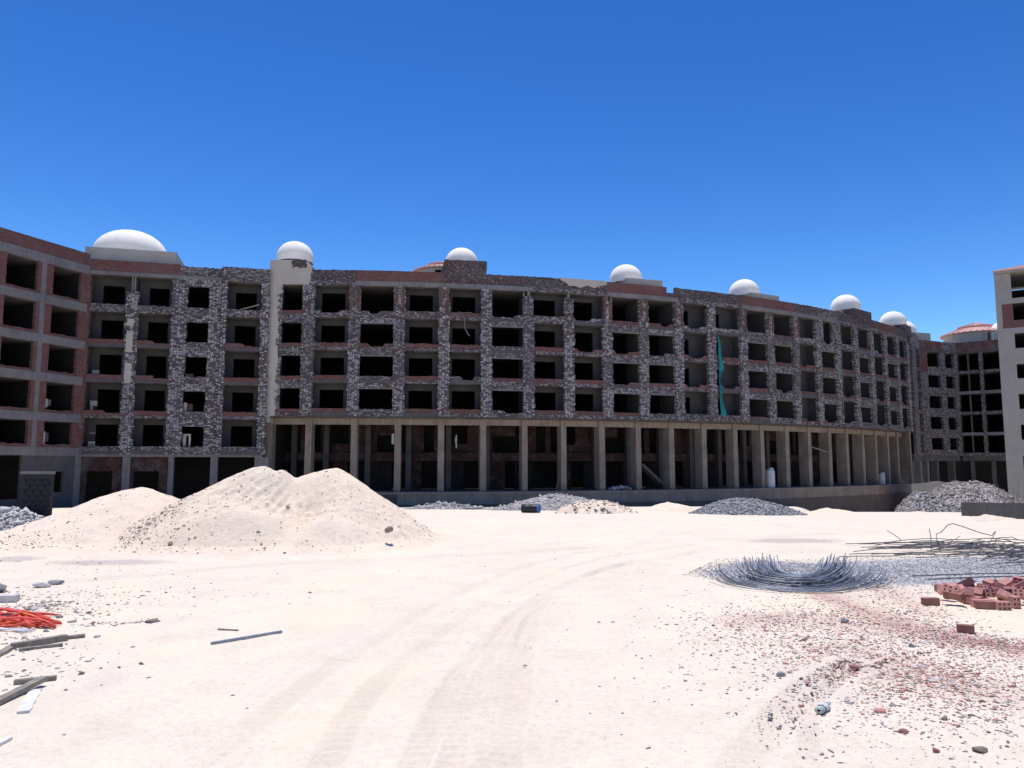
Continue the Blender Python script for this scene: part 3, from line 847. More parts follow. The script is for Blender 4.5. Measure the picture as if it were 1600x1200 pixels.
for k in range(5):
    z0, z1 = HL[k], HL[k + 1]
    for ci, (ua, ub, ty) in enumerate(cells):
        pr = 0.0 if ua < step - 0.4 else 0.0
        if ty == 'P':
            mt = M['rub_light'] if ci != 0 else M['brick_grey']
            hi = z1
            if k == 4 and ci == 2: hi = z1 - 1.35
            if ci == 6:
                b = MB(); b.prism(ls, jag(ua, step, z0, hi, 0.06, 0, 0, 0), -0.33, 0.03); b.build('pier', M['rub_light'], left)
                b = MB(); b.prism(ls, jag(step, ub, z0, hi, 0, 0.06, 0, 0), -0.33, 0.28); b.build('pier', M['rub_light'], left)
            else:
                b = MB(); b.prism(ls, jag(ua, ub, z0, hi, 0.0 if ci == 0 else 0.09, 0.09, 0, 0 if hi == z1 else .07), -0.33, 0.04 if ci < 8 else 0.28); b.build('pier', mt, left)
            if hi < z1:
                for du in (0.42, 0.62): 
                    b = MB(); b.rect(ls, ua + du * (ub - ua) - .07, ua + du * (ub - ua) + .05, hi - 0.1, z1, -0.25, -0.1); b.build('pier_post', M['conc'], left)
            b = MB()
            partition_room(b, ls, (ua + ub) / 2, z0 + .2, z1, -7.4, -0.36, 0.2); b.build('side_wall', M['recess'], left)
        else:
            pf = 0.25 if ci == 7 else 0.0
            b = MB(); b.prism(ls, jag(ua - .1, ub + .1, z0, z0 + 0.28, 0, 0, 0.03, 0.02), -0.3, pf + 0.005); b.build('slab_edge', M['rub_mid'] if k in (1, 4) or ty == 'W' else M['conc_dark'], left)
            top = z0 + 0.66
            o = jag(ua - .12, ub + .12, z0 + 0.27, top, 0, 0, 0, 0.04, 0.25)
            if (ci, k) in ((3, 3), (3, 2), (1, 1), (7, 3)):
                c = ub - 1.2; o = [(u, (z - 0.22 if (u > c and z > top - 0.1) else z)) for u, z in o]
            b = MB(); b.prism(ls, o, -0.24, pf - 0.02); b.build('sill_wall', (M['brick'] if ci in (1, 3, 7) and k < 4 and not (k == 0) else M['rub_mid']) if ty == 'B' else M['rub_mid'], left)
            if ty == 'W':
                b = MB(); b.prism(ls, jag(ua - .1, ub + .1, z1 - 0.62, z1, 0, 0, 0.03, 0), -0.25, 0.01); b.build('lintel_course', M['rub_light'], left)
            else:
                wd = 1.6; L_ = ub - ua
                d0, d1 = ua + 0.2 * L_, ua + 0.82 * L_
                zt = z0 + 2.55
                b = MB(); b.rect(ls, ua - .3, d0, z0 + .2, z1, -wd - .2, -wd); b.rect(ls, d1, ub + .3, z0 + .2, z1, -wd - .2, -wd); b.rect(ls, d0, d1, zt, z1, -wd - .2, -wd)
                b.build('back_wall', M['recess'], left)
# parapets of the left section
u_b = ls.at_px(281, 17 + EYE)
b = MB(); b.rect(ls, 0.12, ls.L + .1, HL[5], HL[5] + 0.3, -0.34, 0.05); b.build('roof_beam', M['conc'], left)
b = MB(); b.prism(ls, jag(0.1, u_b, HL[5] + 0.3, HL[5] + 1.28, 0, 0, 0, 0.02), -0.27, 0.02); b.build('parapet', M['brick'], left)
b = MB(); b.prism(ls, jag(u_b, step, HL[5] + 0.3, HL[5] + 1.12, 0, 0, 0, 0.05), -0.27, 0.01); b.build('parapet', M['rub_mid'], left)
b = MB(); b.prism(ls, jag(step - 0.05, ls.L + .15, HL[5] + 0.02, HL[5] + 1.25, 0.05, 0, 0, 0.05), -0.3, 0.3); b.build('parapet', M['rub_mid'], left)
# surviving plaster on a pier
um = (e[1] + e[2]) / 2
b = MB()
for (za, zb) in ((9.95, 11.6), (7.3, 8.9), (12.2, 12.7)):
    b.prism(ls, jag(um - .32, um + .18, za - .15 + EYE - .3, zb + EYE - .3, .07, .07, .05, .05), -0.1, 0.075)
b.build('plaster_remnant', M['plaster'], left)
# ground floor of the left section
bz = HL[0]
b = MB(); b.rect(ls, 0, ls.L, bz - 0.22, bz, -0.6, -0.02); b.build('ground_beam', M['conc'], left)
gp = [ls.at_px(x, EYE - 0.4) for x in (120, 190, 200, 262, 268, 328, 337, 397, 417)]
def gwall(a, c, wa, wb, wz, mat, nm='ground_wall'):
    b = MB(); b.rect(ls, a, wa, GF, bz - .22, -0.55, -0.3); b.rect(ls, wb, c, GF, bz - .22, -0.55, -0.3); b.rect(ls, wa, wb, wz, bz - .22, -0.55, -0.3); b.build(nm, mat, left)
gwall(0.0, gp[1], ls.at_px(134, EYE), ls.at_px(175, EYE), EYE - .55, M['brick_dim'])
gwall(gp[2], gp[3], ls.at_px(208, EYE), ls.at_px(248, EYE), EYE - .55, M['brick_dim'])
for a, c in ((gp[1], gp[2]), (gp[3], gp[4]), (gp[5], gp[6]), (gp[7], gp[8])):
    b = MB(); b.rect(ls, a, c + .12, GF, bz - .21, -0.6, -0.15); b.build('pillar', M['conc'], left)
# pale built-in pieces that show inside the openings
def inside_bits(root, seg, items):
    for px0, px1, y0, y1, w, m in items:
        zc_ = 8
        # solve height at the plane
        def zat(py, u):
            q = seg.P(u, w, 0); v = (600 - py) / FPX
            return EYE + q.y * (sp + v * cp) / (cp - v * sp)
        u0 = seg.at_px(px0, zat(y0, 0), w); u1 = seg.at_px(px1, zat(y0, 0), w)
        z1 = zat(y0, u0); z0 = zat(y1, u0)
        b = MB(); b.rect(seg, u0, u1, z0, z1, w - 0.15, w); b.build('inner_partition', M[m], root)
inside_bits(left, ls, [(289, 301, 588, 590, -0.36, 'conc'), (289, 302, 584, 590, -0.5, 'brick_grey'), (287, 292, 629, 643, -0.5, 'plaster'), (292, 301, 631, 642, -0.6, 'brick_grey'),
                       (286, 291, 678, 697, -0.5, 'plaster'), (291, 298, 678, 681, -0.5, 'plaster'), (295, 298, 681, 697, -0.5, 'plaster'), (144, 155, 578, 584, -0.8, 'plaster_grey'), (141, 152, 626, 634, -0.8, 'plaster_grey'), (141, 145, 634, 641, -0.8, 'plaster_grey'),
                       (138, 140, 690, 701, -0.6, 'plaster'), (142, 144, 690, 701, -0.6, 'plaster'), (146, 148, 690, 701, -0.6, 'plaster'), (138, 148, 690, 692, -0.58, 'plaster'), (140, 149, 676, 677, -0.6, 'plaster_grey')])
# big dome on its long plaster box
bxp = Seg(ls.P(0, -1.3, 0)[:2], ls.P(ls.L, -1.3, 0)[:2])
a0, a1 = bxp.at_px(133, 18.3 + EYE), bxp.at_px(280, 18.3 + EYE)
b = MB(); b.rect(bxp, a0, a1 - .25, HL[5] + 0.2, 18.8 + EYE, -5.2, 0.0); big_box = b.build('roof_box', M['plaster'], left)
dc = bxp.P((a0 + a1) / 2 - 0.25, -3.3, 0)
rr = 53 * (dc.y * cp + 18.5 * sp) / FPX
topz = at_dist(205, 362, dc.y).z
dome(big_box, (at_dist(205, 380, dc.y).x, dc.y, topz - rr * 0.72), rr, 0.72)

# ------------------------------------------------------------------ near brick wing on the left
BL = (-43.3, 43.8)
bs_ = Seg(BL, C0, 140)
brickw = empty('brick_wing', (-38.0, 58.0, -1.7), 'red brick wing with grey concrete floor beams at the left edge, coming towards the viewer', 'building')
HB = [0.72, 3.45, 6.58, 9.62, 12.80, 16.05]; HB = [h + EYE for h in HB]
room_shell(brickw, bs_, HB, GF)
za = 11.2 + EYE
oo = [(bs_.at_px(5, za), bs_.at_px(55, za)), (bs_.at_px(79, za), bs_.at_px(122.6, za))]
per = oo[1][0] - oo[0][0]
oo = [(oo[0][0] - per * t, oo[0][1] - per * t) for t in (3, 2, 1)] + oo
oo = [(max(a, 0.2), c) for a, c in oo if c > 1]
edges = [0.0] + [x for p_ in oo for x in p_] + [bs_.L - 0.02]
for k in range(5):
    z0, z1 = HB[k], HB[k + 1]
    bt = z0 + 0.68
    b = MB(); b.prism(bs_, jag(0, bs_.L, z0, bt, 0, 0, 0.02, 0.02, 0.4), -0.33, 0.05); b.build('floor_beam', M['conc'], brickw)
    for j in range(0, len(edges), 2):
        a, c = edges[j], edges[j + 1]
        if c - a < 0.05: continue
        b = MB(); b.prism(bs_, jag(a, c, bt, z1, 0.03, 0.03, 0, 0), -0.3, 0.0); b.build('brick_pier', M['brick'], brickw)
        if c - a > 0.9 and j > 0:
            m_ = a + (c - a) * 0.38
            b = MB(); b.rect(bs_, m_ - .2, m_ + .2, bt - .01, z1 + .01, -0.31, 0.03); b.build('column', M['conc'], brickw)
        b = MB(); partition_room(b, bs_, (a + c) / 2, z0 + .2, z1, -7.4, -.34); b.build('side_wall', M['room'], brickw)
    for (a, c) in oo:
        b = MB(); b.prism(bs_, jag(a - .05, c + .05, bt - .02, bt + 0.22, 0, 0, 0, 0.05, 0.25), -0.27, -0.02); b.build('sill_wall', M['brick'], brickw)
b = MB(); b.rect(bs_, 0, bs_.L, HB[5], HB[5] + 0.72, -0.34, 0.06); b.build('roof_beam', M['conc'], brickw)
b = MB(); b.prism(bs_, jag(0, bs_.L + 0.05, HB[5] + 0.72, HB[5] + 1.78, 0, 0, 0, 0.012), -0.28, 0.02); b.build('parapet', M['brick'], brickw)
gz0 = HB[0]
wa = [bs_.at_px(x, EYE - 1) for x in (33, 76, 100, 120)]
b = MB(); b.rect(bs_, wa[0], wa[1], GF, gz0, -0.33, -0.05); b.rect(bs_, wa[1], wa[2], GF, EYE - 2.2, -0.33, -0.05); b.rect(bs_, wa[1], wa[2], EYE - .55, gz0, -0.33, -0.05); b.rect(bs_, wa[2], bs_.L - .05, GF, gz0, -0.33, -0.05)
b.build('ground_wall', M['conc_dark'], brickw)
b = MB(); b.rect(bs_, wa[3] - .25, wa[3] + .3, GF, gz0 - .01, -0.3, 0.02); b.build('pillar', M['conc'], brickw)
b = MB(); b.rect(bs_, 0, wa[0], GF, EYE - 2.6, -0.3, -0.04); b.build('ground_plinth', M['conc_dark'], brickw)
inside_bits(brickw, bs_, [(70, 73, 623, 636, -0.25, 'plaster'), (73, 78, 624, 634, -0.4, 'brick_grey'), (67, 70, 674, 695, -0.25, 'plaster'), (70, 75, 676, 690, -0.4, 'conc_dark')])

# ------------------------------------------------------------------ far wing on the right
def ppx(px, Y, z=14 + EYE):
    d = Y * cp + (z - EYE) * sp
    return ((px - 800) / FPX * d, Y)
W = [ppx(1425, 103.6), ppx(1438, 108.4), ppx(1495, 111.5), ppx(1566, 108.0), ppx(1680, 101.5)]
wing = empty('far_wing', (W[2][0], W[2][1], -2), 'distant stripped wing with wide dark openings between the curved block and the plaster tower', 'building')
HW = [1.27, 4.18, 7.18, 10.16, 13.15, 16.1]; HW = [h + EYE for h in HW]
GW = -6.0
spec = [
    ((1432, 1437.5),), ((1449, 1468.5), (1477, 1490.5)), ((1497, 1530), (1536, 1565)), ()]
for si in range(4):
    seg = Seg(W[si], W[si + 1], 200 + 30 * si)
    ed = [0.0]
    zz = 14 + EYE
    for a, c in spec[si]: ed += [seg.at_px(a, zz), seg.at_px(c, zz)]
    ed += [seg.L]
    for k in range(5):
        z0, z1 = HW[k], HW[k + 1]
        b = MB(); b.rect(seg, 0, seg.L, z0 + .001, z0 + .2, -8, -.34); b.build('floor_slab', M['conc_dark'], wing)
        b = MB(); b.prism(seg, jag(0.01, seg.L - .01, z0, z0 + .42, 0, 0, .03, .03, .3), -.3, 0.0); b.build('slab_edge', M['conc'] if si == 2 and k % 2 else M['rub_mid'], wing)
        for j in range(0, len(ed), 2):
            if ed[j + 1] - ed[j] > .04:
                b = MB(); b.prism(seg, jag(ed[j], ed[j + 1], z0 + .02, z1 + .01, .06 if j else 0, .06 if j + 2 < len(ed) else 0, 0, 0), -.33, 0.04); b.build('pier', M['rub_mid'] if not (si == 1 and j == 0 and k == 4) else M['brick_grey'], wing)
                b = MB(); partition_room(b, seg, (ed[j] + ed[j + 1]) / 2, z0 + .2, z1, -8, -.34, .2); b.build('side_wall', M['room'], wing)
        if si == 1:
            for a, c in zip(ed[1:-1:2], ed[2:-1:2]):
                b = MB(); b.prism(seg, jag(a - .05, c + .05, z0 + .4, z0 + .85, 0, 0, 0, .03), -.25, -.02); b.build('sill_wall', M['rub_mid'], wing)
                if k < 4:
                    b = MB(); b.prism(seg, jag(a - .05, c + .05, z1 - .4, z1 + .01, 0, 0, 0.02, 0), -.25, 0.01); b.build('lintel_course', M['rub_mid'], wing)
        if si == 2:
            um_ = seg.at_px(1513, zz)
            b = MB(); b.rect(seg, um_ - .1, um_ + .1, z0 + .4, z1, -.3, -.1); b.build('brick_post', M['brick_grey'], wing)
    b = MB(); b.rect(seg, 0, seg.L, HW[5], HW[5] + .25, -8, 0.0); b.build('roof_beam', M['conc_dark'], wing)
    if si == 1:
        mm = seg.at_px(1470, 17 + EYE)
        b = MB(); b.prism(seg, jag(0, mm, HW[5] + .25, 17.75 + EYE, 0, 0, 0, .02), -.27, 0.02); b.build('parapet', M['brick_grey'], wing)
        b = MB(); b.prism(seg, jag(mm, seg.L, HW[5] + .02, 17.75 + EYE, 0, 0, 0, .05), -.27, 0.03); b.build('parapet', M['rub_mid'], wing)
    else:
        b = MB(); b.prism(seg, jag(0, seg.L, HW[5] + .25, (17.75 if si else 18.2) + EYE, 0, 0, 0, .02), -.27, 0.02); b.build('parapet', M['brick_grey'] if si else M['rub_light'], wing)
    b = MB(); b.rect(seg, 0, seg.L, GW, HW[5], -8.3, -8.02); b.build('rear_wall', M['room'], wing)
    b = MB(); b.rect(seg, 0, seg.L, HW[0] - .75, HW[0], -.8, -.3); b.build('ground_beam', M['conc_dark'], wing)
    for px in (1428, 1440, 1451, 1466, 1492, 1520, 1553):
        u = seg.at_px(px, EYE - 1, -.9)
        if 0.1 <= u <= seg.L - .1:
            b = MB(); b.rect(seg, u - .22, u + .22, GW, HW[0] - .75, -1.9, -.9); b.build('pillar', M['conc'] if px < 1460 else M['conc_dark'], wing)
b = MB()
sg0 = Seg(ppx(1426, 112), ppx(1457, 113))
b.rect(sg0, 0, sg0.L, HW[5] + .2, at_dist(1440, 519, 112).z, -4, 0); b.build('roof_box', M['plaster'], wing)
dd = at_dist(1415, 500, 113); dome(wing, (dd.x, 114, dd.z - 1.7), 1.9)
dd = at_dist(1566, 503, 116); dome(wing, (dd.x, 116, dd.z - 1.6), 1.75)
b = MB(); b.rect(Seg(ppx(1556, 114), ppx(1600, 113)), 0, 4, HW[5] + .2, at_dist(1560, 518, 114).z, -4, 0); b.build('roof_box', M['plaster'], wing)
# tiled two-tier cone roof on a round plaster drum
def cone_roof(root, px, ytop, Y, r, drum=True, ztop=None, zbase=None):
    c = at_dist(px, ytop, Y); zt = c.z
    zb = zt - r * 0.42
    b = MB(); n = 40
    b.lathe((c.x, Y, 0), [(r * .9, zb + .0), (r * 1.03, zb - .10), (r * 1.03, zb + 0.02), (r * .50, zb + r * .21), (r * .53, zb + r * .23), (r * .53, zb + r * .25), (0.02, zt)], n)
    ob = b.build('tiled_roof', M['tile'], root, smooth=False)
    rf_ = ob
    # ridges of the roll tiles
    b = MB()
    for k in range(36):
        a = 2 * math.pi * k / 36
        for (r0, z0, r1, z1) in ((r * 1.03, zb + .04, r * .52, zb + r * .215), (r * .53, zb + r * .26, 0.1, zt)):
            b.tube([(c.x + r0 * math.cos(a), Y + r0 * math.sin(a), z0), (c.x + r1 * math.cos(a), Y + r1 * math.sin(a), z1)], 0.09, 5, 0.03)
    b.build('roll_tile', M['tile'], rf_)
    if drum:
        n = 24; b = MB()
        zd = zb - 3.2
        for k in range(n):
            a0_, a1_ = 2 * math.pi * k / n, 2 * math.pi * (k + 1) / n
            am = (a0_ + a1_) / 2
            rd = r * .93
            p0 = (c.x + rd * math.cos(a0_), Y + rd * math.sin(a0_)); p1 = (c.x + rd * math.cos(a1_), Y + rd * math.sin(a1_))
            sg_ = Seg(p0, p1, k)
            if (am - math.pi * 1.5) > -0.15 and (am - math.pi * 1.5) < 0.55:      # window band
                b.rect(sg_, 0, sg_.L, zd, zb - 1.5, -.2, 0); b.rect(sg_, 0, sg_.L, zb - .28, zb, -.2, 0)
                if k % 2: b.rect(sg_, 0, .25, zb - 1.5, zb - .28, -.2, 0)
            else: b.rect(sg_, 0, sg_.L, zd, zb, -.2, 0)
        dr_ = b.build('drum', M['plaster'], root)
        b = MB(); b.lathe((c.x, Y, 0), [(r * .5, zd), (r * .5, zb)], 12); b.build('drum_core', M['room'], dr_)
cone_roof(wing, 1524, 504, 120, 4.9)
cone_roof(main, 691, 409, 84, 3.2, drum=True)
bk = Seg(ppx(1380, 119, 0), ppx(1700, 119, 0), 500)
b = MB(); b.rect(bk, 0, bk.L, GW, HW[5] + 1.6, -.3, 0); b.build('rear_wall', M['room'], wing)
# right plaster tower at the frame edge
T0 = ppx(1559, 77, 13 + EYE); td = Vector((0.826, -0.563)).normalized()
T1 = (T0[0] + td.x * 11, T0[1] + td.y * 11)
ts = Seg(T0, T1, 300)
tower = empty('plaster_tower', (T0[0], T0[1], -4), 'tall beige grey plastered tower with square windows at the right edge', 'building')
TH = [16.2, 13.12, 10.02, 7.02, 3.95, 0.87]; TS = [14.43, 11.6, 8.55, 5.5, 2.45, -.6]
uw = ts.at_px(1583, 15 + EYE); ww = 2.3
TT = 19.3 + EYE
b = MB(); b.rect(ts, 0, uw, -7, TT, -.35, 0); b.build('wall', M['plaster_grey'], tower)
b = MB(); b.rect(ts, uw + ww, ts.L, -7, TT, -.35, 0); b.build('wall', M['plaster_grey'], tower)
prev = TT - 2.6
for h, s_ in zip(TH, TS):
    b = MB(); b.rect(ts, uw, uw + ww, h + EYE, prev, -.35, 0); prev = s_ + EYE
    b.build('wall_panel', M['plaster_grey'], tower)
b = MB(); b.rect(ts, uw, uw + ww, -7, prev, -.35, 0)
b.build('wall_panel', M['plaster_grey'], tower)
b = MB(); b.rect(ts, ts.at_px(1566, 15 + EYE), uw - .01, TS[0] + EYE - .75, TH[0] + EYE - .05, -.1, 0.012); b.rect(ts, uw - .01, uw + 3.2, TS[0] + EYE - .75, TS[0] + EYE - .02, -.1, 0.012)
b.build('bare_brick_patch', M['brick'], tower)
uw2 = ts.at_px(1593, 18 + EYE)
rs = Seg(T0, (T0[0] - ts.n.x * 9, T0[1] - ts.n.y * 9))
b = MB()
b.prism(Seg((T0[0] - ts.n.x * 9, T0[1] - ts.n.y * 9), (T0[0] - ts.n.x * .36, T0[1] - ts.n.y * .36), 330), [(0, -7), (8.6, -7), (8.6, TT), (0, TT)], -.3, 0.0)
b.build('side_wall', M['plaster_grey'], tower)
b = MB()
for h in TH: b.rect(ts, .3, ts.L, h + EYE + .02, h + EYE + .25, -8, -.36)
b.build('floor_slab', M['conc_dark'], tower)
b = MB(); b.rect(ts, .3, ts.L, -7, TT - .3, -8.3, -8.02); b.build('rear_wall', M['room'], tower)
b = MB(); b.rect(ts, uw - .9, uw - .7, -7, TT - 2.8, -8, -.36); b.build('room_wall', M['room'], tower)
# eave slab and tiled hip roof
b = MB(); b.rect(ts, -0.02, ts.L + .4, TT + .02, TT + .2, -9.3, 0.45); b.build('eave', M['plaster_grey'], tower)
b = MB()
q = [ts.P(-.05, .5, TT + .22), ts.P(ts.L + .4, .5, TT + .22), ts.P(ts.L + .4, -9.3, TT + .22), ts.P(-.05, -9.3, TT + .22)]
ap = ts.P(ts.L / 2, -4.4, TT + 1.9)
for a, c in zip(q, q[1:] + q[:1]): b.poly([a, c, ap])
hip = b.build('tiled_roof', M['tile'], tower)
b = MB()
for t in range(28):
    f_ = t / 27; base = q[0].lerp(q[1], f_) + Vector((0, 0, .03)); tt_ = 1 - abs(2 * f_ - 1)
    b.tube([base, base.lerp(ap, max(.06, .06 + tt_ * .92) if False else .9)], .07, 5, .03)
b.build('roll_tile', M['tile'], hip)

# ------------------------------------------------------------------ clutter hanging on the building
j = 10; sgm = SEGS[j]
u0 = SEGS[11].at_px(1121, 13 + EYE, .15)
b = MB(); sN = SEGS[11]
cols_ = 9; rows_ = 26
ztop, zbot = 12.95 + EYE, 4.9 + EYE
grid = []
for r_i in range(rows_ + 1):
    f_ = r_i / rows_; z = ztop + (zbot - ztop) * f_
    if f_ < .45: wdt = 0.10 + 0.85 * (f_ / .45) ** .8; 
    else: wdt = 0.32 + .12 * math.sin(f_ * 30)
    if f_ > .8: wdt = .3 + (f_ - .8) * 2.6
    sh = 0.0 if f_ < .45 else 0.05
    row = []
    for c_i in range(cols_ + 1):
        g_ = c_i / cols_
        u = u0 + .05 + sh + .78 * wdt * g_ + 0.12 * f_ * (1 if f_ > .7 else 0)
        row.append((u, .12 + .06 * math.sin(g_ * 16 + f_ * 5) + .05 * math.sin(f_ * 21), z + .04 * math.sin(g_ * 9)))
    grid.append(row)
for r_i in range(rows_):
    for c_i in range(cols_):
        qd = [grid[r_i][c_i], grid[r_i + 1][c_i], grid[r_i + 1][c_i + 1], grid[r_i][c_i + 1]]
        b.poly([sN.P(*p_) for p_ in qd])
net = b.build('scaffold_net', M['net'], smooth=True); tag(net, 'torn turquoise green netting hanging down the curved facade', 'netting')
def facade_pt(px, py, w):
    for jj, sgm in enumerate(SEGS):
        u = sgm.at_px(px, 10 + EYE, w)
        if -.2 <= u <= sgm.L + .2:
            q = sgm.P(u, w, 0); return at_dist(px, py, q.y)
pts = [facade_pt(x, y, .15) for x, y in ((716, 487), (722, 489), (726, 500), (726, 512), (730, 520), (734, 525))]
b = MB(); b.tube(pts, .045, 5); b.tube([facade_pt(x, y, .15) for x, y in ((722, 489), (735, 488), (745, 494), (757, 499))], .035, 5)
tag(b.build('loose_cable', M['conc'], smooth=True), 'loose pale cable dangling from a sill under the third dome', 'cable')
q0 = at_dist(374, 484, 66.9); q1 = at_dist(405, 476, 66.9)
b = MB(); b.tube([q0, q1], .06, 4)
tag(b.build('leaning_plank', M['wood']), 'thin plank leaning across the top opening left of the plaster tower bay', 'plank')
sgm = SEGS[11]
def pillar_pt(px, py, dw=0.0):
    for jj, s_ in enumerate(SEGS):
        u = s_.at_px(px, EYE, CW + dw)
        if -.3 <= u <= s_.L + .3:
            q = s_.P(u, CW + dw, 0); return at_dist(px, py, q.y)
b = MB(); b.tube([pillar_pt(1267, 698), pillar_pt(1296, 707, -.3)], .07, 5)
tag(b.build('prop_pole', M['wood']), 'pale pole wedged diagonally between two colonnade pillars', 'pole')
b = MB(); b.tube([pillar_pt(869, 766, -.4), pillar_pt(874, 742, -.7)], .05, 5)
tag(b.build('leaning_pole', M['wood']), 'thin pole leaning against a colonnade pillar above the blue barrel', 'pole')
def tank(px0, px1, ytop, ybot, lab):
    pb = pillar_pt((px0 + px1) / 2, ybot, -.2)
    w_ = (px1 - px0) * pb.y / FPX * .5; h_ = (ybot - ytop) * pb.y / FPX
    pb.z = ZPOD + .002
    rt = empty('water_tank', pb, lab, 'tank')
    b = MB(); b.lathe(pb, [(w_ * .97, 0), (w_, .08), (w_, h_ * .3), (w_ * 1.02, h_ * .32), (w_, h_ * .34), (w_, h_ * .6), (w_ * 1.02, h_ * .62), (w_, h_ * .64), (w_, h_ * .86), (w_ * .8, h_ * .95), (w_ * .35, h_)], 24)
    b.build('tank_body', M['white_plastic'], rt, smooth=True)
    b = MB(); b.lathe((pb.x + .15, pb.y, pb.z + h_ * .97), [(.22, 0), (.22, .16), (.02, .17)], 12); b.build('lid', M['white_plastic'], rt)
tank(1197, 1211, 733, 762, 'white water tank standing on the podium between colonnade pillars')
tank(1373, 1383, 740, 757, 'smaller white tank near the far end of the colonnade')
b = MB(); c_ = pillar_pt(713, 690, -3.2); 
b.box(c_, (.12, .1, 1.25)); b.box(c_ + Vector((-.03, 0, .1)), (.2, .08, .5)); tag(b.build('hanging_strip', M['white_plastic']), 'narrow white strip hanging in the dark bay right of the big sand heap', 'strip')
b = MB(); c_ = pillar_pt(614, 686, -1.6); b.box(c_, (.22, .15, .95)); tag(b.build('leaning_board', M['wood_white']), 'pale pink board standing beside a pillar behind the big sand heap', 'board')

# ------------------------------------------------------------------ heaps
def heap(name, mat, hf, x0, x1, y0, y1, res, label, cat='heap', base=None, smooth=True, kind=None, sink=0.06):
    xs = np.arange(x0, x1, res); ys = np.arange(y0, y1, res)
    X, Y = np.meshgrid(xs, ys, indexing='ij')
    h = hf(X, Y)
    g = ground_height(X, Y)
    z = g + np.maximum(h, -sink)
    n, m = X.shape; i = np.arange(n * m).reshape(n, m)
    q = np.stack([i[:-1, :-1], i[1:, :-1], i[1:, 1:], i[:-1, 1:]], -1).reshape(-1, 4)
    keep = (h.ravel()[q] > -sink * .98).any(1); q = q[keep]
    used, inv = np.unique(q, return_inverse=True)
    co = np.stack([X, Y, z], -1).reshape(-1, 3)[used]; q = inv.reshape(-1, 4)
    c = co.mean(0); c[2] = co[:, 2].min(); co = co - c
    me = bpy.data.meshes.new(name); me.from_pydata(co.tolist(), [], q.tolist())
    me.materials.append(mat); me.polygons.foreach_set('use_smooth', np.full(len(q), smooth)); me.update()
    ob = bpy.data.objects.new(name, me); scene.collection.objects.link(ob); ob.location = c
    return tag(ob, label, cat, None, kind)

def smax(a, b, k=.12):
    h = np.clip(.5 + .5 * (a - b) / k, 0, 1); return b * (1 - h) + a * h + k * h * (1 - h)

def pk(px, py, Y):
    p = at_dist(px, py, Y); return p.x, Y, p.z - float(ground_base(p.x, Y))
def foot(h, X, Y):
    # loose sand running out at the foot
    return np.where(h > .16, h, .16 - (.16 - h) * .42) - .035 + .05 * fbm(X, Y, 2.2, 3, 91) * (h < .3)
A1, A2, A3 = pk(412, 722, 18.3), pk(522, 726, 18.6), pk(300, 790, 17.9)
def big_pile(X, Y):
    n1 = fbm(X, Y, 1.1, 4, 41); n2 = fbm(X, Y, 5, 3, 51)
    def cone(a, sl, sr, sf, sb, pw=1.0):
        dx, dy = X - a[0], Y - a[1]
        d = np.sqrt((np.where(dx < 0, dx * sl, dx * sr)) ** 2 + (np.where(dy < 0, dy * sf, dy * sb)) ** 2 + .02)
        return a[2] - d + .14
    h = smax(cone(A1, .50, .85, .68, .8), cone(A2, .42, .71, .60, .8), .20) - .03
    h = smax(h, cone(pk(439, 727, 18.4), 1.0, .95, .66, .8) - .05, .08)
    # gullies running down the scooped front
    ang = np.arctan2(X - (-4.9), (Y - 19.2))
    gul = np.abs(np.sin(ang * 23 + 9 * n1 + 3 * n2)) 
    front = np.clip((18.2 - Y) / .6, 0, 1) * np.clip((Y - 16.4) / .5, 0, 1)
    scoop = np.exp(-(((X + 5.1) / 1.5) ** 2 + ((Y - 17.35) / .62) ** 2))
    h = h - .24 * scoop * (.85 + .3 * gul)
    sc2 = np.exp(-(((X + 4.35 + (17.4 - Y) * .25) / .28) ** 2 + ((Y - 16.9) / .75) ** 2))
    h = h - .20 * sc2
    bench = .16 * np.exp(-(((X + 5.6) / 1.1) ** 2 + ((Y - 16.5) / .5) ** 2))
    h = h + bench
    h = h + .10 * n1 * np.clip(h * 2, 0, 1) + .09 * n2 * front + .05 * fbm(X, Y, 9, 3, 71) * front
    h = h + .025 * fbm(X, Y, 14, 2, 61)
    return foot(h, X, Y)
heap('sand_heap', M['pile'], big_pile, -10.6, -.6, 14.4, 22.5, .035, 'largest pale sand heap with two peaks left of centre', 'sand heap')
S1 = pk(226, 759, 19.6)
def small_pile(X, Y):
    n1 = fbm(X, Y, 1.0, 4, 141); n2 = fbm(X, Y, 6, 3, 151)
    dx, dy = X - S1[0], Y - S1[1]
    d = np.sqrt(np.where(dx < 0, dx * .40, dx * .52) ** 2 + np.where(dy < 0, dy * .36, dy * .6) ** 2 + .03)
    h = S1[2] - d + .17
    h = smax(h, .42 - np.hypot((X + 11.3) * .28, (Y - 18.8) * .3), .1)
    return foot(h + .12 * n1 + .04 * n2, X, Y)
heap('sand_heap', M['pile'], small_pile, -15.5, -6.3, 14.2, 23, .045, 'lower rounded sand heap with debris at the left, beside the studded dark panel', 'sand heap')

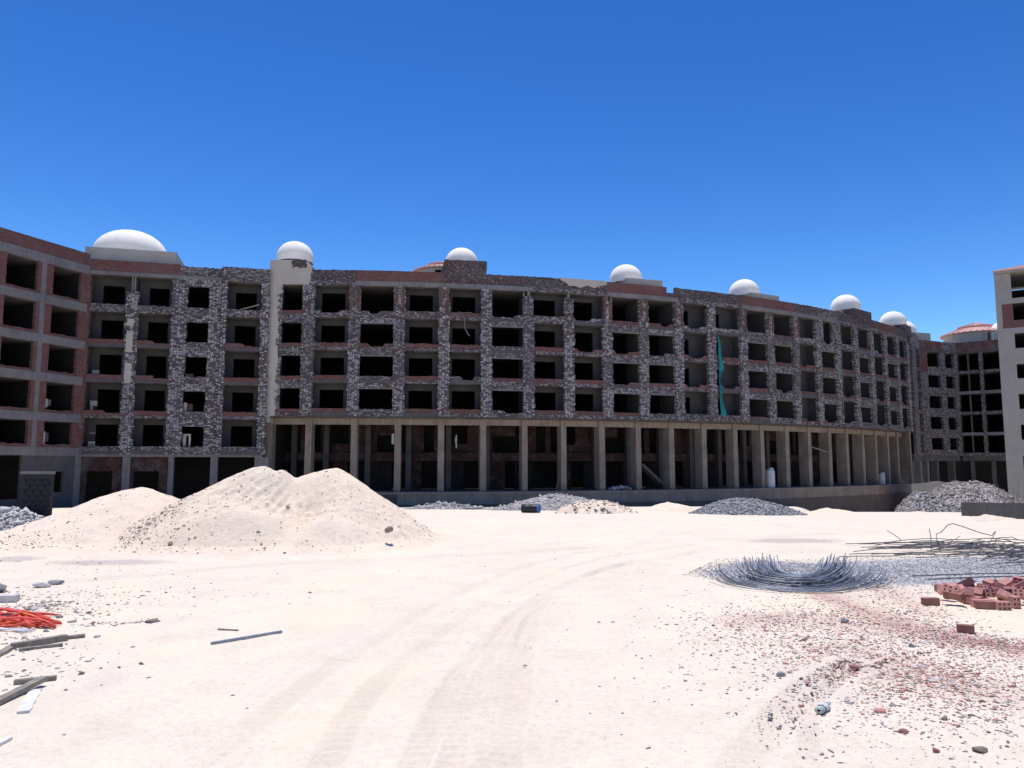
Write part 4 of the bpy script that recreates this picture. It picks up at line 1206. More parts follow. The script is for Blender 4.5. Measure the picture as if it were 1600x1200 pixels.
def mound(px0, px1, ytop, ybot, pxa=None, Y=None, power=1.0, rough=.25, seed=0, depth=None, extra=None):
    """heap outline taken between two photo columns, standing on the ground at ybot"""
    g0 = gpt((px0 + px1) / 2, ybot) if Y is None else None
    Yc = g0.y if Y is None else Y
    pxa = (px0 + px1) / 2 if pxa is None else pxa
    xl = (px0 - 800) / FPX * Yc; xr = (px1 - 800) / FPX * Yc; xa = (pxa - 800) / FPX * Yc
    dep = depth if depth else max(1.2, (xr - xl) * .3)
    Yt = Yc + dep * .9
    top = at_dist(pxa, ytop, Yt).z; H = top - float(ground_base(xa, Yt))
    def hf(X, Y_):
        u = np.where(X < xa, (X - xa) / (xl - xa), (X - xa) / (xr - xa)); v = (Y_ - Yt) / dep
        d = np.sqrt(u * u + v * v)
        h = H * np.clip(1.05 - d ** power, -.3, 2)
        return h + rough * H * fbm(X, Y_, 2.2 / max(dep, .5) * 1.6, 5, seed, .62) * np.clip(1.6 - d, 0, 1)
    return hf, xl - 1, xr + 1, Yt - dep * 1.3, Yt + dep * 1.3
def mk(nm, mat, args, res, label, cat, smooth=True, **kw):
    hf, a, b_, c, d = mound(*args, **kw)
    return heap(nm, mat, hf, a, b_, c, d, res, label, cat, smooth=smooth)
mk('rubble_heap', M['rubble'], (765, 985, 772, 799), .09, 'pale grey rubble mound behind the blue barrel in front of the colonnade', 'rubble heap', pxa=872, rough=.25, seed=5, Y=48, power=1.15)
mk('earth_mound', M['pile'], (868, 1000, 783, 804), .06, 'low cut earth mound with a brown broken face right of the blue barrel', 'earth mound', pxa=925, rough=.6, seed=9, Y=36, depth=1.6, power=2.0)
mk('sand_mound', M['pile'], (985, 1130, 786, 805), .06, 'small white sand mound left of the grey gravel heap', 'sand mound', pxa=1050, rough=.4, seed=13, Y=37, depth=1.5)
mk('gravel_heap', M['gravel'], (1092, 1275, 779, 808), .06, 'broad grey gravel heap in front of the right half of the colonnade', 'gravel heap', pxa=1172, rough=.12, seed=17, Y=34, depth=2.0, power=1.6)
mk('sand_mound', M['pile'], (1268, 1345, 793, 806), .07, 'low sandy mound just right of the grey gravel heap', 'sand mound', pxa=1300, rough=.3, seed=19, Y=37, depth=1.2)
mk('rubble_heap', M['rubble'], (1425, 1560, 772, 812), .10, 'grey rubble slope tumbling down beside the right retaining wall', 'rubble heap', pxa=1482, rough=.3, seed=23, Y=46, depth=4, smooth=False, power=1.5)
mk('rubble_heap', M['rubble_warm'], (1470, 1720, 757, 800), .10, 'tall brownish grey rubble heap behind the right retaining wall', 'rubble heap', pxa=1560, rough=.16, seed=29, Y=50, depth=5.5, smooth=False, power=2.0)
mk('earth_mound', M['pile'], (1500, 1600, 803, 816), .04, 'small sand ridge at the foot of the right retaining wall', 'earth mound', pxa=1545, rough=.5, seed=31, Y=25.5, depth=.6)
mk('earth_mound', M['pile'], (1395, 1480, 799, 809), .05, 'low sand lip in front of the grey rubble slope', 'earth mound', pxa=1440, rough=.5, seed=33, Y=32, depth=.8)
mk('rubble_heap', M['rubble'], (632, 770, 786, 797), .07, 'low strip of broken white stones right of the big sand heap', 'rubble heap', pxa=690, rough=.5, seed=37, Y=52, depth=1.2)
mk('rubble_heap', M['rubble'], (-60, 48, 794, 836), .06, 'white rubble heap at the left frame edge beside the dark panel', 'rubble heap', pxa=-10, rough=.35, seed=43, Y=20.5, depth=1.2)

# retaining wall with upright reinforcing bars, right edge
RW0 = at_dist(1502, 800, 31); RW1 = at_dist(1680, 800, 24)
rw = Seg((RW0.x, RW0.y), (RW1.x, RW1.y), 400)
rwall = empty('retaining_wall', (RW0.x, RW0.y, -2), 'dark concrete retaining wall with thin upright steel bars at the right edge', 'wall')
zt0, zt1 = at_dist(1502, 785, 31).z, at_dist(1680, 787, 24).z
b = MB(); b.prism(rw, [(0, zt0 - 3), (rw.L, zt0 - 3), (rw.L, zt1), (0, zt0)], -.3, 0); b.build('wall_body', M['conc_dark'], rwall)
for t in range(34):
    u = .08 + t * rw.L / 34 + rnd.uniform(-.05, .05); hh = rnd.uniform(.35, .75); zw = zt0 + (zt1 - zt0) * u / rw.L
    b = MB(); b.tube([rw.P(u, -.15, zw - .1), rw.P(u + rnd.uniform(-.05, .05), -.15 + rnd.uniform(-.04, .04), zw + hh)], .0075, 4); b.build('starter_bar', M['steel_dark'], rwall)
# side wall of the pit, plastered
pit = Seg(ppx(1425, 92, -2), ppx(1500, 96, -2), 420)
b = MB(); b.prism(pit, [(0, -7), (pit.L, -7), (pit.L, at_dist(1498, 757, 96).z), (pit.L * .6, at_dist(1475, 752, 95).z), (0, at_dist(1440, 756, 92).z)], -.4, 0)
tag(b.build('pit_wall', M['plaster_grey'], None), 'grey plastered low wall behind the rubble slope, beside the curved block\'s right end', 'wall')

# ------------------------------------------------------------------ stones
ICO = None
def ico(sub=1):
    bm = bmesh.new(); bmesh.ops.create_icosphere(bm, subdivisions=sub, radius=1)
    v = np.array([x.co[:] for x in bm.verts]); f = np.array([[l.index for l in p_.verts] for p_ in bm.faces]); bm.free()
    return v, f
def chunk_mesh(name, size, seed, mat, flat=.6, sub=2):
    v, f = ico(sub); g = np.random.RandomState(seed)
    # random planes shave the sphere into an angular stone
    for _ in range(9):
        n = g.normal(size=3); n /= np.linalg.norm(n); d = g.uniform(.45, .8)
        s_ = v @ n; m = s_ > d; v[m] -= np.outer(s_[m] - d, n)
    v = v * np.array(size) / 2 * 1.25; v[:, 2] *= flat
    v += g.normal(size=v.shape) * .015 * min(size)
    v[:, 2] -= v[:, 2].min()
    me = bpy.data.meshes.new(name); me.from_pydata(v.tolist(), [], f.tolist()); me.materials.append(mat); me.update()
    return me
def chunk(name, px, py, wpx, hpx, mat, label, cat='stone', seed=1, flat=.75, lift=-.01, Y=None, rot=0, group=None, onpile=None):
    if onpile is not None: p = at_dist(px, py, onpile)
    else:
        p = gpt(px, py); p.z = gz(p.x, p.y) + lift
    w_ = sz(wpx, p.y); h_ = sz(hpx, p.y)
    me = chunk_mesh(name, (w_, max(w_ * .7, h_), h_ * 1.2), seed, mat, flat)
    ob = bpy.data.objects.new(name, me); scene.collection.objects.link(ob); ob.location = p; ob.rotation_euler.z = rot
    return tag(ob, label, cat, group)
chunk('stone', 607, 833, 15, 11, M['stone_brown'], 'brown stone lying low on the right flank of the big sand heap', seed=3, onpile=16.4)
chunk('stone', 267, 853, 9, 7, M['stone_brown'], 'small brown stone at the left foot of the big sand heap', seed=4, onpile=15.9)
chunk('stone', 1221, 1061, 13, 10, M['stone_grey'], 'dark grey stone alone on the sand left of the red brick chips', seed=5)
chunk('stone', 1319, 974, 13, 9, M['stone_grey'], 'pointed grey stone in the middle of the red dust', seed=6)
chunk('stone', 1335, 1048, 17, 7, M['clay_dark'], 'flat brown brick shard above the plastic bottle', cat='brick shard', seed=7)
chunk('brick_shard', 1377, 1120, 19, 9, M['clay'], 'pink brick shard lying alone right of the plastic bottle', cat='brick shard', seed=8)
chunk('stone', 1396, 1110, 9, 7, M['stone_grey'], 'grey stone right of the pink brick shard', seed=9)
chunk('brick_shard', 1412, 1152, 13, 9, M['clay_dark'], 'brown brick lump below the pink brick shard', cat='brick shard', seed=10)
chunk('stone', 1476, 1133, 13, 9, M['stone_brown'], 'brown stone in the lower right sand', seed=11)
chunk('stone', 1535, 1181, 26, 12, M['stone_brown'], 'broad brown stone nearest the lower right corner', seed=12)
chunk('stone', 1463, 1181, 14, 10, M['clay_dark'], 'dark red lump left of the broad brown stone at the bottom right', seed=13)
chunk('concrete_chunk', 1330, 1105, 12, 5, M['stone_grey'], 'small flat grey chip between bottle and pink shard', cat='stone', seed=14)
chunk('stone', 1425, 1015, 10, 7, M['stone_grey'], 'small blue grey stone below the red dust streak', seed=15)
chunk('concrete_chunk', 66, 914, 26, 9, M['stone_pale'], 'flat pale concrete slab piece near the left edge', cat='concrete slab', seed=16, flat=.8)
chunk('concrete_chunk', 88, 910, 22, 9, M['stone_grey'], 'grey concrete slab piece leaning on the pale one', cat='concrete slab', seed=17, flat=.8)
chunk('concrete_chunk', 0, 922, 18, 20, M['stone_grey'], 'upright grey concrete chunk cut by the left frame edge', cat='concrete chunk', seed=18)
chunk('stone', 237, 971, 16, 7, M['stone_brown'], 'elongated brown stone at the right end of the left debris', seed=19, rot=.4)
chunk('stone', 72, 985, 10, 5, M['stone_grey'], 'grey stone between the red conduits and the timber beam', seed=20)
chunk('stone', 93, 964, 10, 6, M['stone_grey'], 'dark stone just right of the red conduit pile', seed=21)
chunk('stone', 113, 971, 13, 5, M['stone_grey'], 'flat dark stone a little further right of the red conduits', seed=22)
chunk('stone', 128, 1054, 8, 6, M['stone_brown'], 'brown pebble right of the short plank end', seed=23)
chunk('stone', 14, 1056, 12, 5, M['stone_grey'], 'flat grey stone at the left edge above the crossed planks', seed=24)

def scatter(name, label, cat, pts, sizes, cols_m, seed=0, flat=.55):
    """one object of many tiny angular chips"""
    g = np.random.RandomState(seed)
    bv = np.array([(1, 0, 0), (-1, 0, 0), (0, 1, 0), (0, -1, 0), (0, 0, 1), (.0, 0, -.6)], float)
    bf = np.array([(0, 2, 4), (2, 1, 4), (1, 3, 4), (3, 0, 4), (2, 0, 5), (1, 2, 5), (3, 1, 5), (0, 3, 5)])
    n = len(pts); pts = np.asarray(pts); sizes = np.asarray(sizes)
    V = np.repeat(bv[None], n, 0) + g.normal(size=(n, 6, 3)) * .28
    V *= sizes[:, None, None] * np.stack([g.uniform(.7, 1.4, n), g.uniform(.6, 1.1, n), g.uniform(flat * .6, flat * 1.3, n)], -1)[:, None, :]
    a = g.uniform(0, 6.28, n); ca, sa = np.cos(a)[:, None], np.sin(a)[:, None]
    x, y = V[..., 0] * ca - V[..., 1] * sa, V[..., 0] * sa + V[..., 1] * ca
    V[..., 0], V[..., 1] = x, y
    V += pts[:, None, :]
    F = (bf[None] + (np.arange(n) * 6)[:, None, None]).reshape(-1, 3)
    me = bpy.data.meshes.new(name)
    V = V.reshape(-1, 3)
    me.vertices.add(len(V)); me.vertices.foreach_set('co', V.ravel())
    me.loops.add(F.size); me.loops.foreach_set('vertex_index', F.ravel())
    me.polygons.add(len(F)); me.polygons.foreach_set('loop_start', np.arange(len(F)) * 3); me.polygons.foreach_set('loop_total', np.full(len(F), 3))
    for m_ in cols_m: me.materials.append(m_)
    mi = np.repeat(g.randint(0, len(cols_m), n), 8); me.polygons.foreach_set('material_index', mi)
    me.update(); me.validate()
    ob = bpy.data.objects.new(name, me); scene.collection.objects.link(ob)
    return tag(ob, label, cat, None, 'stuff')

g_ = np.random.RandomState(5)
def px_cloud(n, fn):
    out = []
    while len(out) < n:
        p_ = fn()
        if p_ is None: continue
        q = gpt(*p_); out.append((q.x, q.y, 0))
    a = np.array(out); a[:, 2] = ground_height(a[:, 0], a[:, 1]); return a
def along(pp, spread, n, seed):
    g = np.random.RandomState(seed); P_ = np.array([(q.x, q.y) for q in smooth_px(pp, 4)])
    i = g.uniform(0, len(P_) - 1.001, n); k = i.astype(int); f_ = (i - k)[:, None]
    xy = P_[k] * (1 - f_) + P_[k + 1] * f_ + g.normal(size=(n, 2)) * spread
    return np.c_[xy, ground_height(xy[:, 0], xy[:, 1])]
# red brick chips
parts_ = []
for n_, (pp, hw, am) in zip((2200, 2600, 1300, 2600, 1100), RED): parts_.append(along(pp, hw * 1.0, n_, n_))
parts_.append(along([(1180, 990), (1260, 1010), (1400, 1030), (1540, 1060)], .55, 2200, 3))
parts_.append(along([(1330, 1030), (1420, 1075), (1540, 1110)], .55, 1700, 4))
pt = np.concatenate(parts_); s_ = np.minimum(np.random.RandomState(1).gamma(2.0, .0034, len(pt)) + .0035, .026)
scatter('brick_chips', 'red brick chips and crumbs strewn over the sand at the right', 'brick chips', pt, s_, [M['clay'], M['clay_dark'], M['stone_brown'], M['stone_pale'], M['clay']], 1)
pt = np.concatenate([along([(1270, 1110), (1250, 1140), (1262, 1200)], .3, 110, 6), along([(1225, 1110), (1215, 1160)], .15, 60, 7), along([(1280, 1090), (1340, 1065), (1420, 1040)], .2, 110, 8),
                     along([(1150, 930), (1240, 1000), (1350, 1100), (1500, 1190)], .9, 800, 9), along([(1100, 1000), (1400, 1180)], .8, 260, 10), along([(1350, 1100), (1600, 1150)], .45, 500, 12)])
s_ = np.minimum(np.random.RandomState(2).gamma(2.0, .003, len(pt)) + .003, .024)
scatter('scattered_stones', 'grey and brown pebbles strewn over the right foreground sand', 'pebbles', pt, s_, [M['stone_grey'], M['stone_brown'], M['stone_pale']], 2)
# grey gravel under the steel
def gfn():
    return None
pt = along(GREY[0][0], 0.80, 20000, 11)
D, _s = poly_dist(pt[:, 0], pt[:, 1], smooth_px(GREY[0][0], 3)); keep = (D < 1.75) & (pt[:, 0] > 2.75 + .55 * np.abs(pt[:, 1] - 12.7)); pt = pt[keep]
s_ = np.random.RandomState(3).uniform(.008, .020, len(pt))
scatter('gravel_patch', 'grey crushed gravel spread under the bent steel bars', 'gravel', pt, s_ * .85, [M['gravel'], M['stone_pale'], M['stone_grey'], M['gravel']], 3, .7)
# left debris
pt = np.concatenate([along([(0, 960), (70, 950), (150, 955)], .30, 420, 20), along([(-20, 930), (80, 925), (250, 935)], .45, 420, 21), along([(0, 1050), (120, 1050)], .3, 120, 22),
                     along([(130, 975), (200, 972), (245, 968)], .07, 130, 23), along([(0, 880), (160, 880), (330, 940)], .8, 260, 24), along([(40, 945), (95, 940)], .15, 260, 25), along([(0, 990), (80, 1010)], .2, 160, 26)])
s_ = np.minimum(np.random.RandomState(4).gamma(1.8, .0055, len(pt)) + .004, .035)
scatter('rubble_debris', 'mixed small rubble and chips scattered at the left edge', 'debris', pt, s_, [M['stone_grey'], M['stone_pale'], M['stone_brown'], M['clay_dark'], M['stone_pale']], 4)
# sparse pebbles over the drive
xy = np.random.RandomState(8).uniform((-9, 5), (9, 30), (700, 2)); pt = np.c_[xy, ground_height(xy[:, 0], xy[:, 1])]
scatter('loose_pebbles', 'sparse tiny pebbles on the pale drive', 'pebbles', pt, np.minimum(np.random.RandomState(9).gamma(1.6, .004, 700) + .003, .018), [M['stone_grey'], M['stone_brown']], 5)
# clods and stones on the sand heaps
def on_heap(hf, box, n, seed, fn=None):
    g = np.random.RandomState(seed); out = []
    X = g.uniform(box[0], box[1], n * 3); Y = g.uniform(box[2], box[3], n * 3); h = hf(X, Y)
    m = h > .03
    if fn is not None: m &= g.rand(len(X)) < fn(X, Y)
    X, Y, h = X[m][:n], Y[m][:n], h[m][:n]
    return np.c_[X, Y, ground_height(X, Y) + h + .004]
p1 = on_heap(big_pile, (-10, -1, 15, 19.2), 1500, 1, lambda X, Y: .25 + .75 * np.exp(-((X + 7.8) ** 2 / .9)) + .5 * (fbm(X, Y, 1.2, 2, 9) > .12))
p2 = on_heap(small_pile, (-14, -7, 15.8, 20), 900, 2, lambda X, Y: .25 + .75 * (fbm(X, Y, .9, 2, 19) > .08))
ql = [at_dist(196 + 92 * t_, 845 - 62 * t_, 0.1 + 16.2 + 1.3 * t_) for t_ in np.linspace(0, 1, 30)]
gq = np.random.RandomState(61); kk = gq.randint(0, 30, 420); X_ = np.array([ql[k].x for k in kk]) + gq.normal(size=420) * .16; Y_ = np.array([ql[k].y for k in kk]) + gq.normal(size=420) * .2
p3 = np.c_[X_, Y_, ground_height(X_, Y_) + np.maximum(big_pile(X_, Y_), small_pile(X_, Y_)) + .004]
pt = np.concatenate([p1, p2, p3])
scatter('heap_clods', 'small stones and clods dotting the two sand heaps', 'clods', pt, np.minimum(np.random.RandomState(6).gamma(1.5, .0062, len(pt)) + .005, .04), [M['stone_brown'], M['pile'], M['stone_brown'], M['stone_grey']], 6)
# bigger lumps on the rubble mounds
def on_mound(args, kw, n, seed, sc, nm, label, mats):
    hf, a, b_, c, d = mound(*args, **kw); g = np.random.RandomState(seed)
    X = g.uniform(a, b_, n * 4); Y = g.uniform(c, d, n * 4); h = hf(X, Y); m = h > .0; X, Y, h = X[m][:n], Y[m][:n], h[m][:n]
    pt = np.c_[X, Y, ground_height(X, Y) + h]
    scatter(nm, label, 'stones', pt, g.gamma(2, sc, len(X)) + .03, mats, seed, .7)
on_mound((765, 985, 772, 799), dict(pxa=872, rough=.25, seed=5, Y=48, power=1.15), 1500, 51, .018, 'loose_stones', 'loose white and grey stones on the mound behind the blue barrel', [M['stone_pale'], M['stone_grey'], M['stone_pale']])
on_mound((1425, 1560, 772, 812), dict(pxa=1482, rough=.3, seed=23, Y=46, depth=4, power=1.5), 3600, 52, .02, 'loose_stones', 'grey broken stones on the slope beside the retaining wall', [M['rubble'], M['rubble_warm'], M['stone_grey']])
on_mound((1470, 1720, 757, 800), dict(pxa=1560, rough=.16, seed=29, Y=50, depth=5.5, power=2.0), 4500, 53, .018, 'loose_stones', 'brownish broken stones on the tall heap behind the retaining wall', [M['rubble_warm'], M['rubble'], M['stone_brown']])
on_mound((632, 770, 786, 797), dict(pxa=690, rough=.5, seed=37, Y=52, depth=1.2), 500, 54, .03, 'loose_stones', 'white stones in the low strip right of the big sand heap', [M['stone_pale'], M['stone_grey']])
on_mound((-60, 48, 794, 836), dict(pxa=-10, rough=.35, seed=43, Y=20.5, depth=1.2), 900, 55, .022, 'loose_stones', 'white stones on the heap at the left frame edge', [M['stone_pale'], M['stone_pale'], M['stone_grey']])
on_mound((1092, 1275, 779, 808), dict(pxa=1172, rough=.12, seed=17, Y=34, depth=2.0, power=1.6), 2500, 56, .010, 'gravel_stones', 'grey stones on the broad gravel heap', [M['gravel'], M['stone_grey']])
on_mound((868, 1000, 783, 804), dict(pxa=925, rough=.6, seed=9, Y=36, depth=1.6, power=2.0), 500, 58, .014, 'loose_stones', 'small pale stones scattered on the low cut earth mound', [M['stone_pale'], M['stone_brown'], M['pile']])
# rubble lying on the podium edge
q = [pillar_pt(x, 764, -.1) for x in (952, 985)]
g2 = np.random.RandomState(77); n_ = 120
X = g2.uniform(q[0].x, q[1].x, n_); t_ = (X - q[0].x) / (q[1].x - q[0].x); Yv = q[0].y + t_ * (q[1].y - q[0].y) + g2.uniform(-.5, .5, n_)
pt = np.c_[X, Yv, ZPOD + .08 + .28 * np.sin(t_ * 3.14) * g2.rand(n_)]
scatter('loose_stones', 'white rubble lying on the podium between two pillars right of the barrel', 'stones', pt, g2.gamma(2, .05, n_) + .04, [M['stone_pale'], M['stone_grey']], 57, .8)

# ------------------------------------------------------------------ steel
coil = empty('rebar_bundle', gpt(1240, 905), 'bundle of blue grey steel bars bent into a wide U on the gravel', 'steel bars')
cc = gpt(1243, 924)
g3 = random.Random(3)
for t in range(78):
    inner = t < 58
    if inner:
        f_ = g3.random(); hw_ = .42 + .48 * f_ + g3.uniform(-.04, .04); dp = 2.1 + .5 * g3.random(); y0 = 1.05 - .60 * f_ + g3.uniform(-.04, .04); lift = .09 + .12 * g3.random(); zb = .03 + g3.random() * .12; asy = g3.uniform(-.12, .12)
    else:
        f_ = (t - 58) / 19; hw_ = .95 + .48 * f_; dp = 2.0 + 1.2 * g3.random(); y0 = .0 + .50 * (1 - f_) + g3.uniform(-.05, .05); lift = .04 + .16 * g3.random(); zb = .02 + .02 * g3.random(); asy = g3.uniform(-.1, .1)
    e0, e1 = (-.95 - g3.random() * .22, .95 + g3.random() * .22)
    if not inner and g3.random() < .5: e0 = -g3.uniform(.5, 1.0)
    cx = cc.x + asy
    pts = []
    for s__ in range(17):
        a = e0 + (e1 - e0) * s__ / 16
        an = a * 1.35
        x = cx + hw_ * math.sin(min(max(an, -1.57), 1.57)) * (1.0 + .10 * max(0, abs(a) - .8))
        y = cc.y + y0 + dp * (1 - math.cos(an)) * .62
        zz_ = zb + lift * max(0, abs(a) - .15) ** 2.2
        dx_, dy_ = x - cc.x, y - cc.y; x = cc.x + dx_ * .93 + dy_ * .37; y = cc.y - dx_ * .10 + dy_ * .95
        pts.append((x, y, gz(x, y) + zz_))
    b = MB(); b.tube(pts, .0075 if inner else .007, 5); b.build('bent_bar', M['steel'] if g3.random() < .75 else M['steel_dark'], coil, smooth=True)
# a few odd stiff bars sticking in the coil
tang = empty('rebar_tangle', gpt(1500, 872), 'tangled heap of thin dark steel bars and loops at the right edge', 'steel bars')
for t in range(95):
    px = g3.uniform(1380, 1640) if t < 52 else g3.uniform(1505, 1660); py = g3.uniform(852, 872) + (max(0, px - 1500) * .10)
    p0 = gpt(px, min(py, 885)); L_ = g3.uniform(1.0, 2.8) if t < 52 else g3.uniform(.4, 1.3)
    an = g3.gauss(0.05, .25) if t < 60 else g3.uniform(-1.2, 1.2)
    cur = g3.uniform(-.7, .7) * (1 if t < 52 else 2.2); base_h = g3.uniform(.02, .22) + (.18 * g3.random() if px > 1520 else 0)
    if px < 1430: base_h *= .5
    pts = []
    for s__ in range(9):
        f_ = s__ / 8 - .5
        x = p0.x + math.cos(an + cur * f_) * L_ * f_; y = p0.y + math.sin(an + cur * f_) * L_ * f_ * .6
        z = gz(x, y) + .62 * base_h * (1 - 2.2 * f_ * f_) + .02 + (.25 * f_ * g3.uniform(.2, 1) if t % 9 == 0 and f_ > 0 else 0)
        pts.append((x, y, max(z, gz(x, y) + .01)))
    b = MB(); b.tube(pts, .008, 4); b.build('steel_bar', M['steel_dark'], tang, smooth=True)
for px0, py0, px1, py1, h0, h1 in ((1455, 862, 1452, 826, 0, .42), (1410, 846, 1386, 829, 0, .2), (1470, 855, 1500, 838, .1, .3), (1545, 850, 1556, 830, .1, .35)):
    p0 = gpt(px0, py0); p1 = at_dist(px1, py1, p0.y)
    b = MB(); b.tube([p0, (p0 + p1) / 2 + Vector((.02, 0, .01)), p1], .008, 4); b.build('steel_bar', M['steel_dark'], tang)
# a springing loop
pts = [at_dist(x, y, 13.6) for x, y in ((1470, 862), (1464, 846), (1463, 834), (1470, 832), (1481, 820), (1489, 818), (1505, 823), (1530, 832), (1550, 837), (1554, 831))]
b = MB(); b.tube(pts, .008, 5); b.build('steel_bar', M['steel_dark'], tang, smooth=True)
for (x0, y0, x1, y1) in ((1426, 902, 1640, 899), (1450, 907, 1640, 904)):
    a, c = gpt(x0, y0), gpt(x1, y1)
    b = MB(); b.tube([a + Vector((0, 0, .02)), (a + c) / 2 + Vector((0, 0, .045)), c + Vector((0, 0, .03))], .010, 5)
    tag(b.build('straight_bar', M['steel_dark']), 'long straight thin bar lying behind the brick heap, ' + ('further back' if y0 == 902 else 'closer to the bricks'), 'steel bar')

# ------------------------------------------------------------------ hollow bricks
def brick_mesh(L_, W_, H_, nx, ny, mat):
    """brick with nx x ny round holes running along its length (x)"""
    b = MB(); hl = L_ / 2
    # end faces with holes: grid cells, each a square ring round an octagonal hole
    for sgn in (-1, 1):
        for ix in range(nx):
            for iy in range(ny):
                y0 = -W_ / 2 + W_ * ix / nx; y1 = y0 + W_ / nx; z0 = H_ * iy / ny; z1 = z0 + H_ / ny
                cy, cz_ = (y0 + y1) / 2, (z0 + z1) / 2; r = min(y1 - y0, z1 - z0) * .30
                sq = [(y0, z0), (cy, z0), (y1, z0), (y1, cz_), (y1, z1), (cy, z1), (y0, z1), (y0, cz_)]
                oc = [(cy + r * math.cos(math.pi * (1.25 + .25 * k)), cz_ + r * math.sin(math.pi * (1.25 + .25 * k))) for k in range(8)]
                for k in range(8):
                    k2 = (k + 1) % 8
                    q = [(sgn * hl, *sq[k]), (sgn * hl, *sq[k2]), (sgn * hl, *oc[k2]), (sgn * hl, *oc[k])]
                    b.poly(q if sgn > 0 else q[::-1])
                    q = [(sgn * hl, *oc[k]), (sgn * hl, *oc[k2]), (sgn * (hl - .07), *oc[k2]), (sgn * (hl - .07), *oc[k])]
                    b.poly(q if sgn > 0 else q[::-1])
                q = [(sgn * (hl - .07), *o_) for o_ in oc]; b.poly(q if sgn > 0 else q[::-1])
    for q in ([(-hl, -W_ / 2, 0), (hl, -W_ / 2, 0), (hl, -W_ / 2, H_), (-hl, -W_ / 2, H_)], [(hl, W_ / 2, 0), (-hl, W_ / 2, 0), (-hl, W_ / 2, H_), (hl, W_ / 2, H_)],
              [(-hl, -W_ / 2, H_), (hl, -W_ / 2, H_), (hl, W_ / 2, H_), (-hl, W_ / 2, H_)], [(-hl, W_ / 2, 0), (hl, W_ / 2, 0), (hl, -W_ / 2, 0), (-hl, -W_ / 2, 0)]):
        b.poly(q)
    me = bpy.data.meshes.new('hollow_brick'); me.from_pydata(b.v, [], b.f); me.materials.append(mat); me.update(); return me
bm_a = brick_mesh(.22, .10, .10, 2, 2, M['clay']); bm_b = brick_mesh(.11, .20, .11, 3, 2, M['clay']); bm_c = brick_mesh(.22, .10, .10, 2, 2, M['clay_dark'])
def put_brick(me, loc, rot, label):
    ob = bpy.data.objects.new('hollow_brick', me); scene.collection.objects.link(ob); ob.location = loc; ob.rotation_euler = rot
    ob.scale = (.88, .88, .88); tag(ob, label, 'brick', 'hollow clay bricks in and beside the tumbled heap'); return ob
PB = lambda px, py: (lambda q: Vector((q.x, q.y, gz(q.x, q.y))))(gpt(px, py))
put_brick(bm_c, PB(1454, 944), (0, 0, .03), 'leftmost brick of the tumbled heap, brown and flat sided')
put_brick(bm_c, PB(1509, 991) , (0, 0, -.45), 'single brown brick lying apart in front of the heap').scale = (.72, .8, .8)
put_brick(bm_b, PB(1531, 948) + Vector((0, 0, .0)), (0, 0, 1.45), 'front brick of the heap turned to show two rows of round holes')
put_brick(bm_b, PB(1566, 952) + Vector((0, 0, .0)), (0, 0, 1.62), 'six holed brick at the front right of the heap')
put_brick(bm_b, PB(1484, 944) + Vector((0, 0, .14)), (.3, .5, 1.2), 'tilted pink brick with holes near the left top of the heap')
gb = random.Random(21)
for layer, (n_, pxr, pyr, z) in enumerate(((44, (1468, 1640), (918, 951), 0.0), (28, (1476, 1640), (926, 946), .085), (5, (1500, 1640), (930, 942), .15))):
    for t in range(n_):
        px = gb.uniform(*pxr) if t % 2 else pxr[0] + (pxr[1] - pxr[0]) * (t + .5) / n_; py = gb.uniform(*pyr)
        p0 = PB(px, py); rt = (gb.gauss(0, .12 + .22 * (layer > 0)), gb.gauss(0, .12 + .22 * (layer > 0)), gb.uniform(0, 3.14))
        if layer == 0: rt = (0, 0, rt[2]) if gb.random() < .7 else (math.pi / 2, 0, rt[2])
        lab = ['tumbled red hollow brick lying on the ground inside the brick heap', 'red hollow brick in the middle layer of the tumbled heap', 'red hollow brick lying tilted on top of the tumbled heap'][layer]
        put_brick(gb.choice((bm_a, bm_a, bm_b, bm_c)), p0 + Vector((0, 0, z + .004 + (.05 if rt[0] > 1.5 else 0))), rt, lab)

# ------------------------------------------------------------------ timber, pipes and other loose things
def plank(px0, py0, px1, py1, wd, th, mat, nm, label, cat='plank', z0=.0, z1=.0, tilt=0.0, wobble=0):
    a, c = PB(px0, py0), PB(px1, py1); a.z += z0 + th / 2; c.z += z1 + th / 2
    d = c - a; L_ = d.length; x = d.normalized(); s_ = Vector((0, 0, 1)).cross(x).normalized(); up = x.cross(s_)
    b = MB(); n_ = 10; W_ = Matrix((x, s_, up)).transposed()
    prev = None; rings = []
    for i in range(n_ + 1):
        f_ = i / n_; o = a + d * f_ + Vector((0, 0, wobble * math.sin(f_ * 3.1)))
        w_ = wd * (1 + .08 * math.sin(i * 2.1 + px0)); 
        rings.append([o - s_ * w_ / 2 - up * th / 2, o + s_ * w_ / 2 - up * th / 2, o + s_ * w_ / 2 + up * th / 2, o - s_ * w_ / 2 + up * th / 2])
    for r0, r1 in zip(rings[:-1], rings[1:]):
        for k in range(4): b.poly([r0[k], r1[k], r1[(k + 1) % 4], r0[(k + 1) % 4]])
    b.poly(rings[0]); b.poly(rings[-1][::-1])
    return tag(b.build(nm, mat, origin=tuple(a)), label, cat)
plank(18, 1011, 104, 998, .07, .055, M['wood'], 'timber_beam', 'thick grey timber beam lying right of the left edge, below the red conduits', 'timber', wobble=.0)
plank(88, 998, 133, 994, .07, .03, M['wood'], 'split_board', 'dark split board beyond the thick timber beam\'s right end')
plank(30, 1015, 98, 1008, .05, .03, M['wood'], 'thin_lath', 'thin lath in front of the thick timber beam')
plank(-40, 1045, 22, 1008, .07, .03, M['wood'], 'split_board', 'board slanting off the left edge below the thick timber beam')
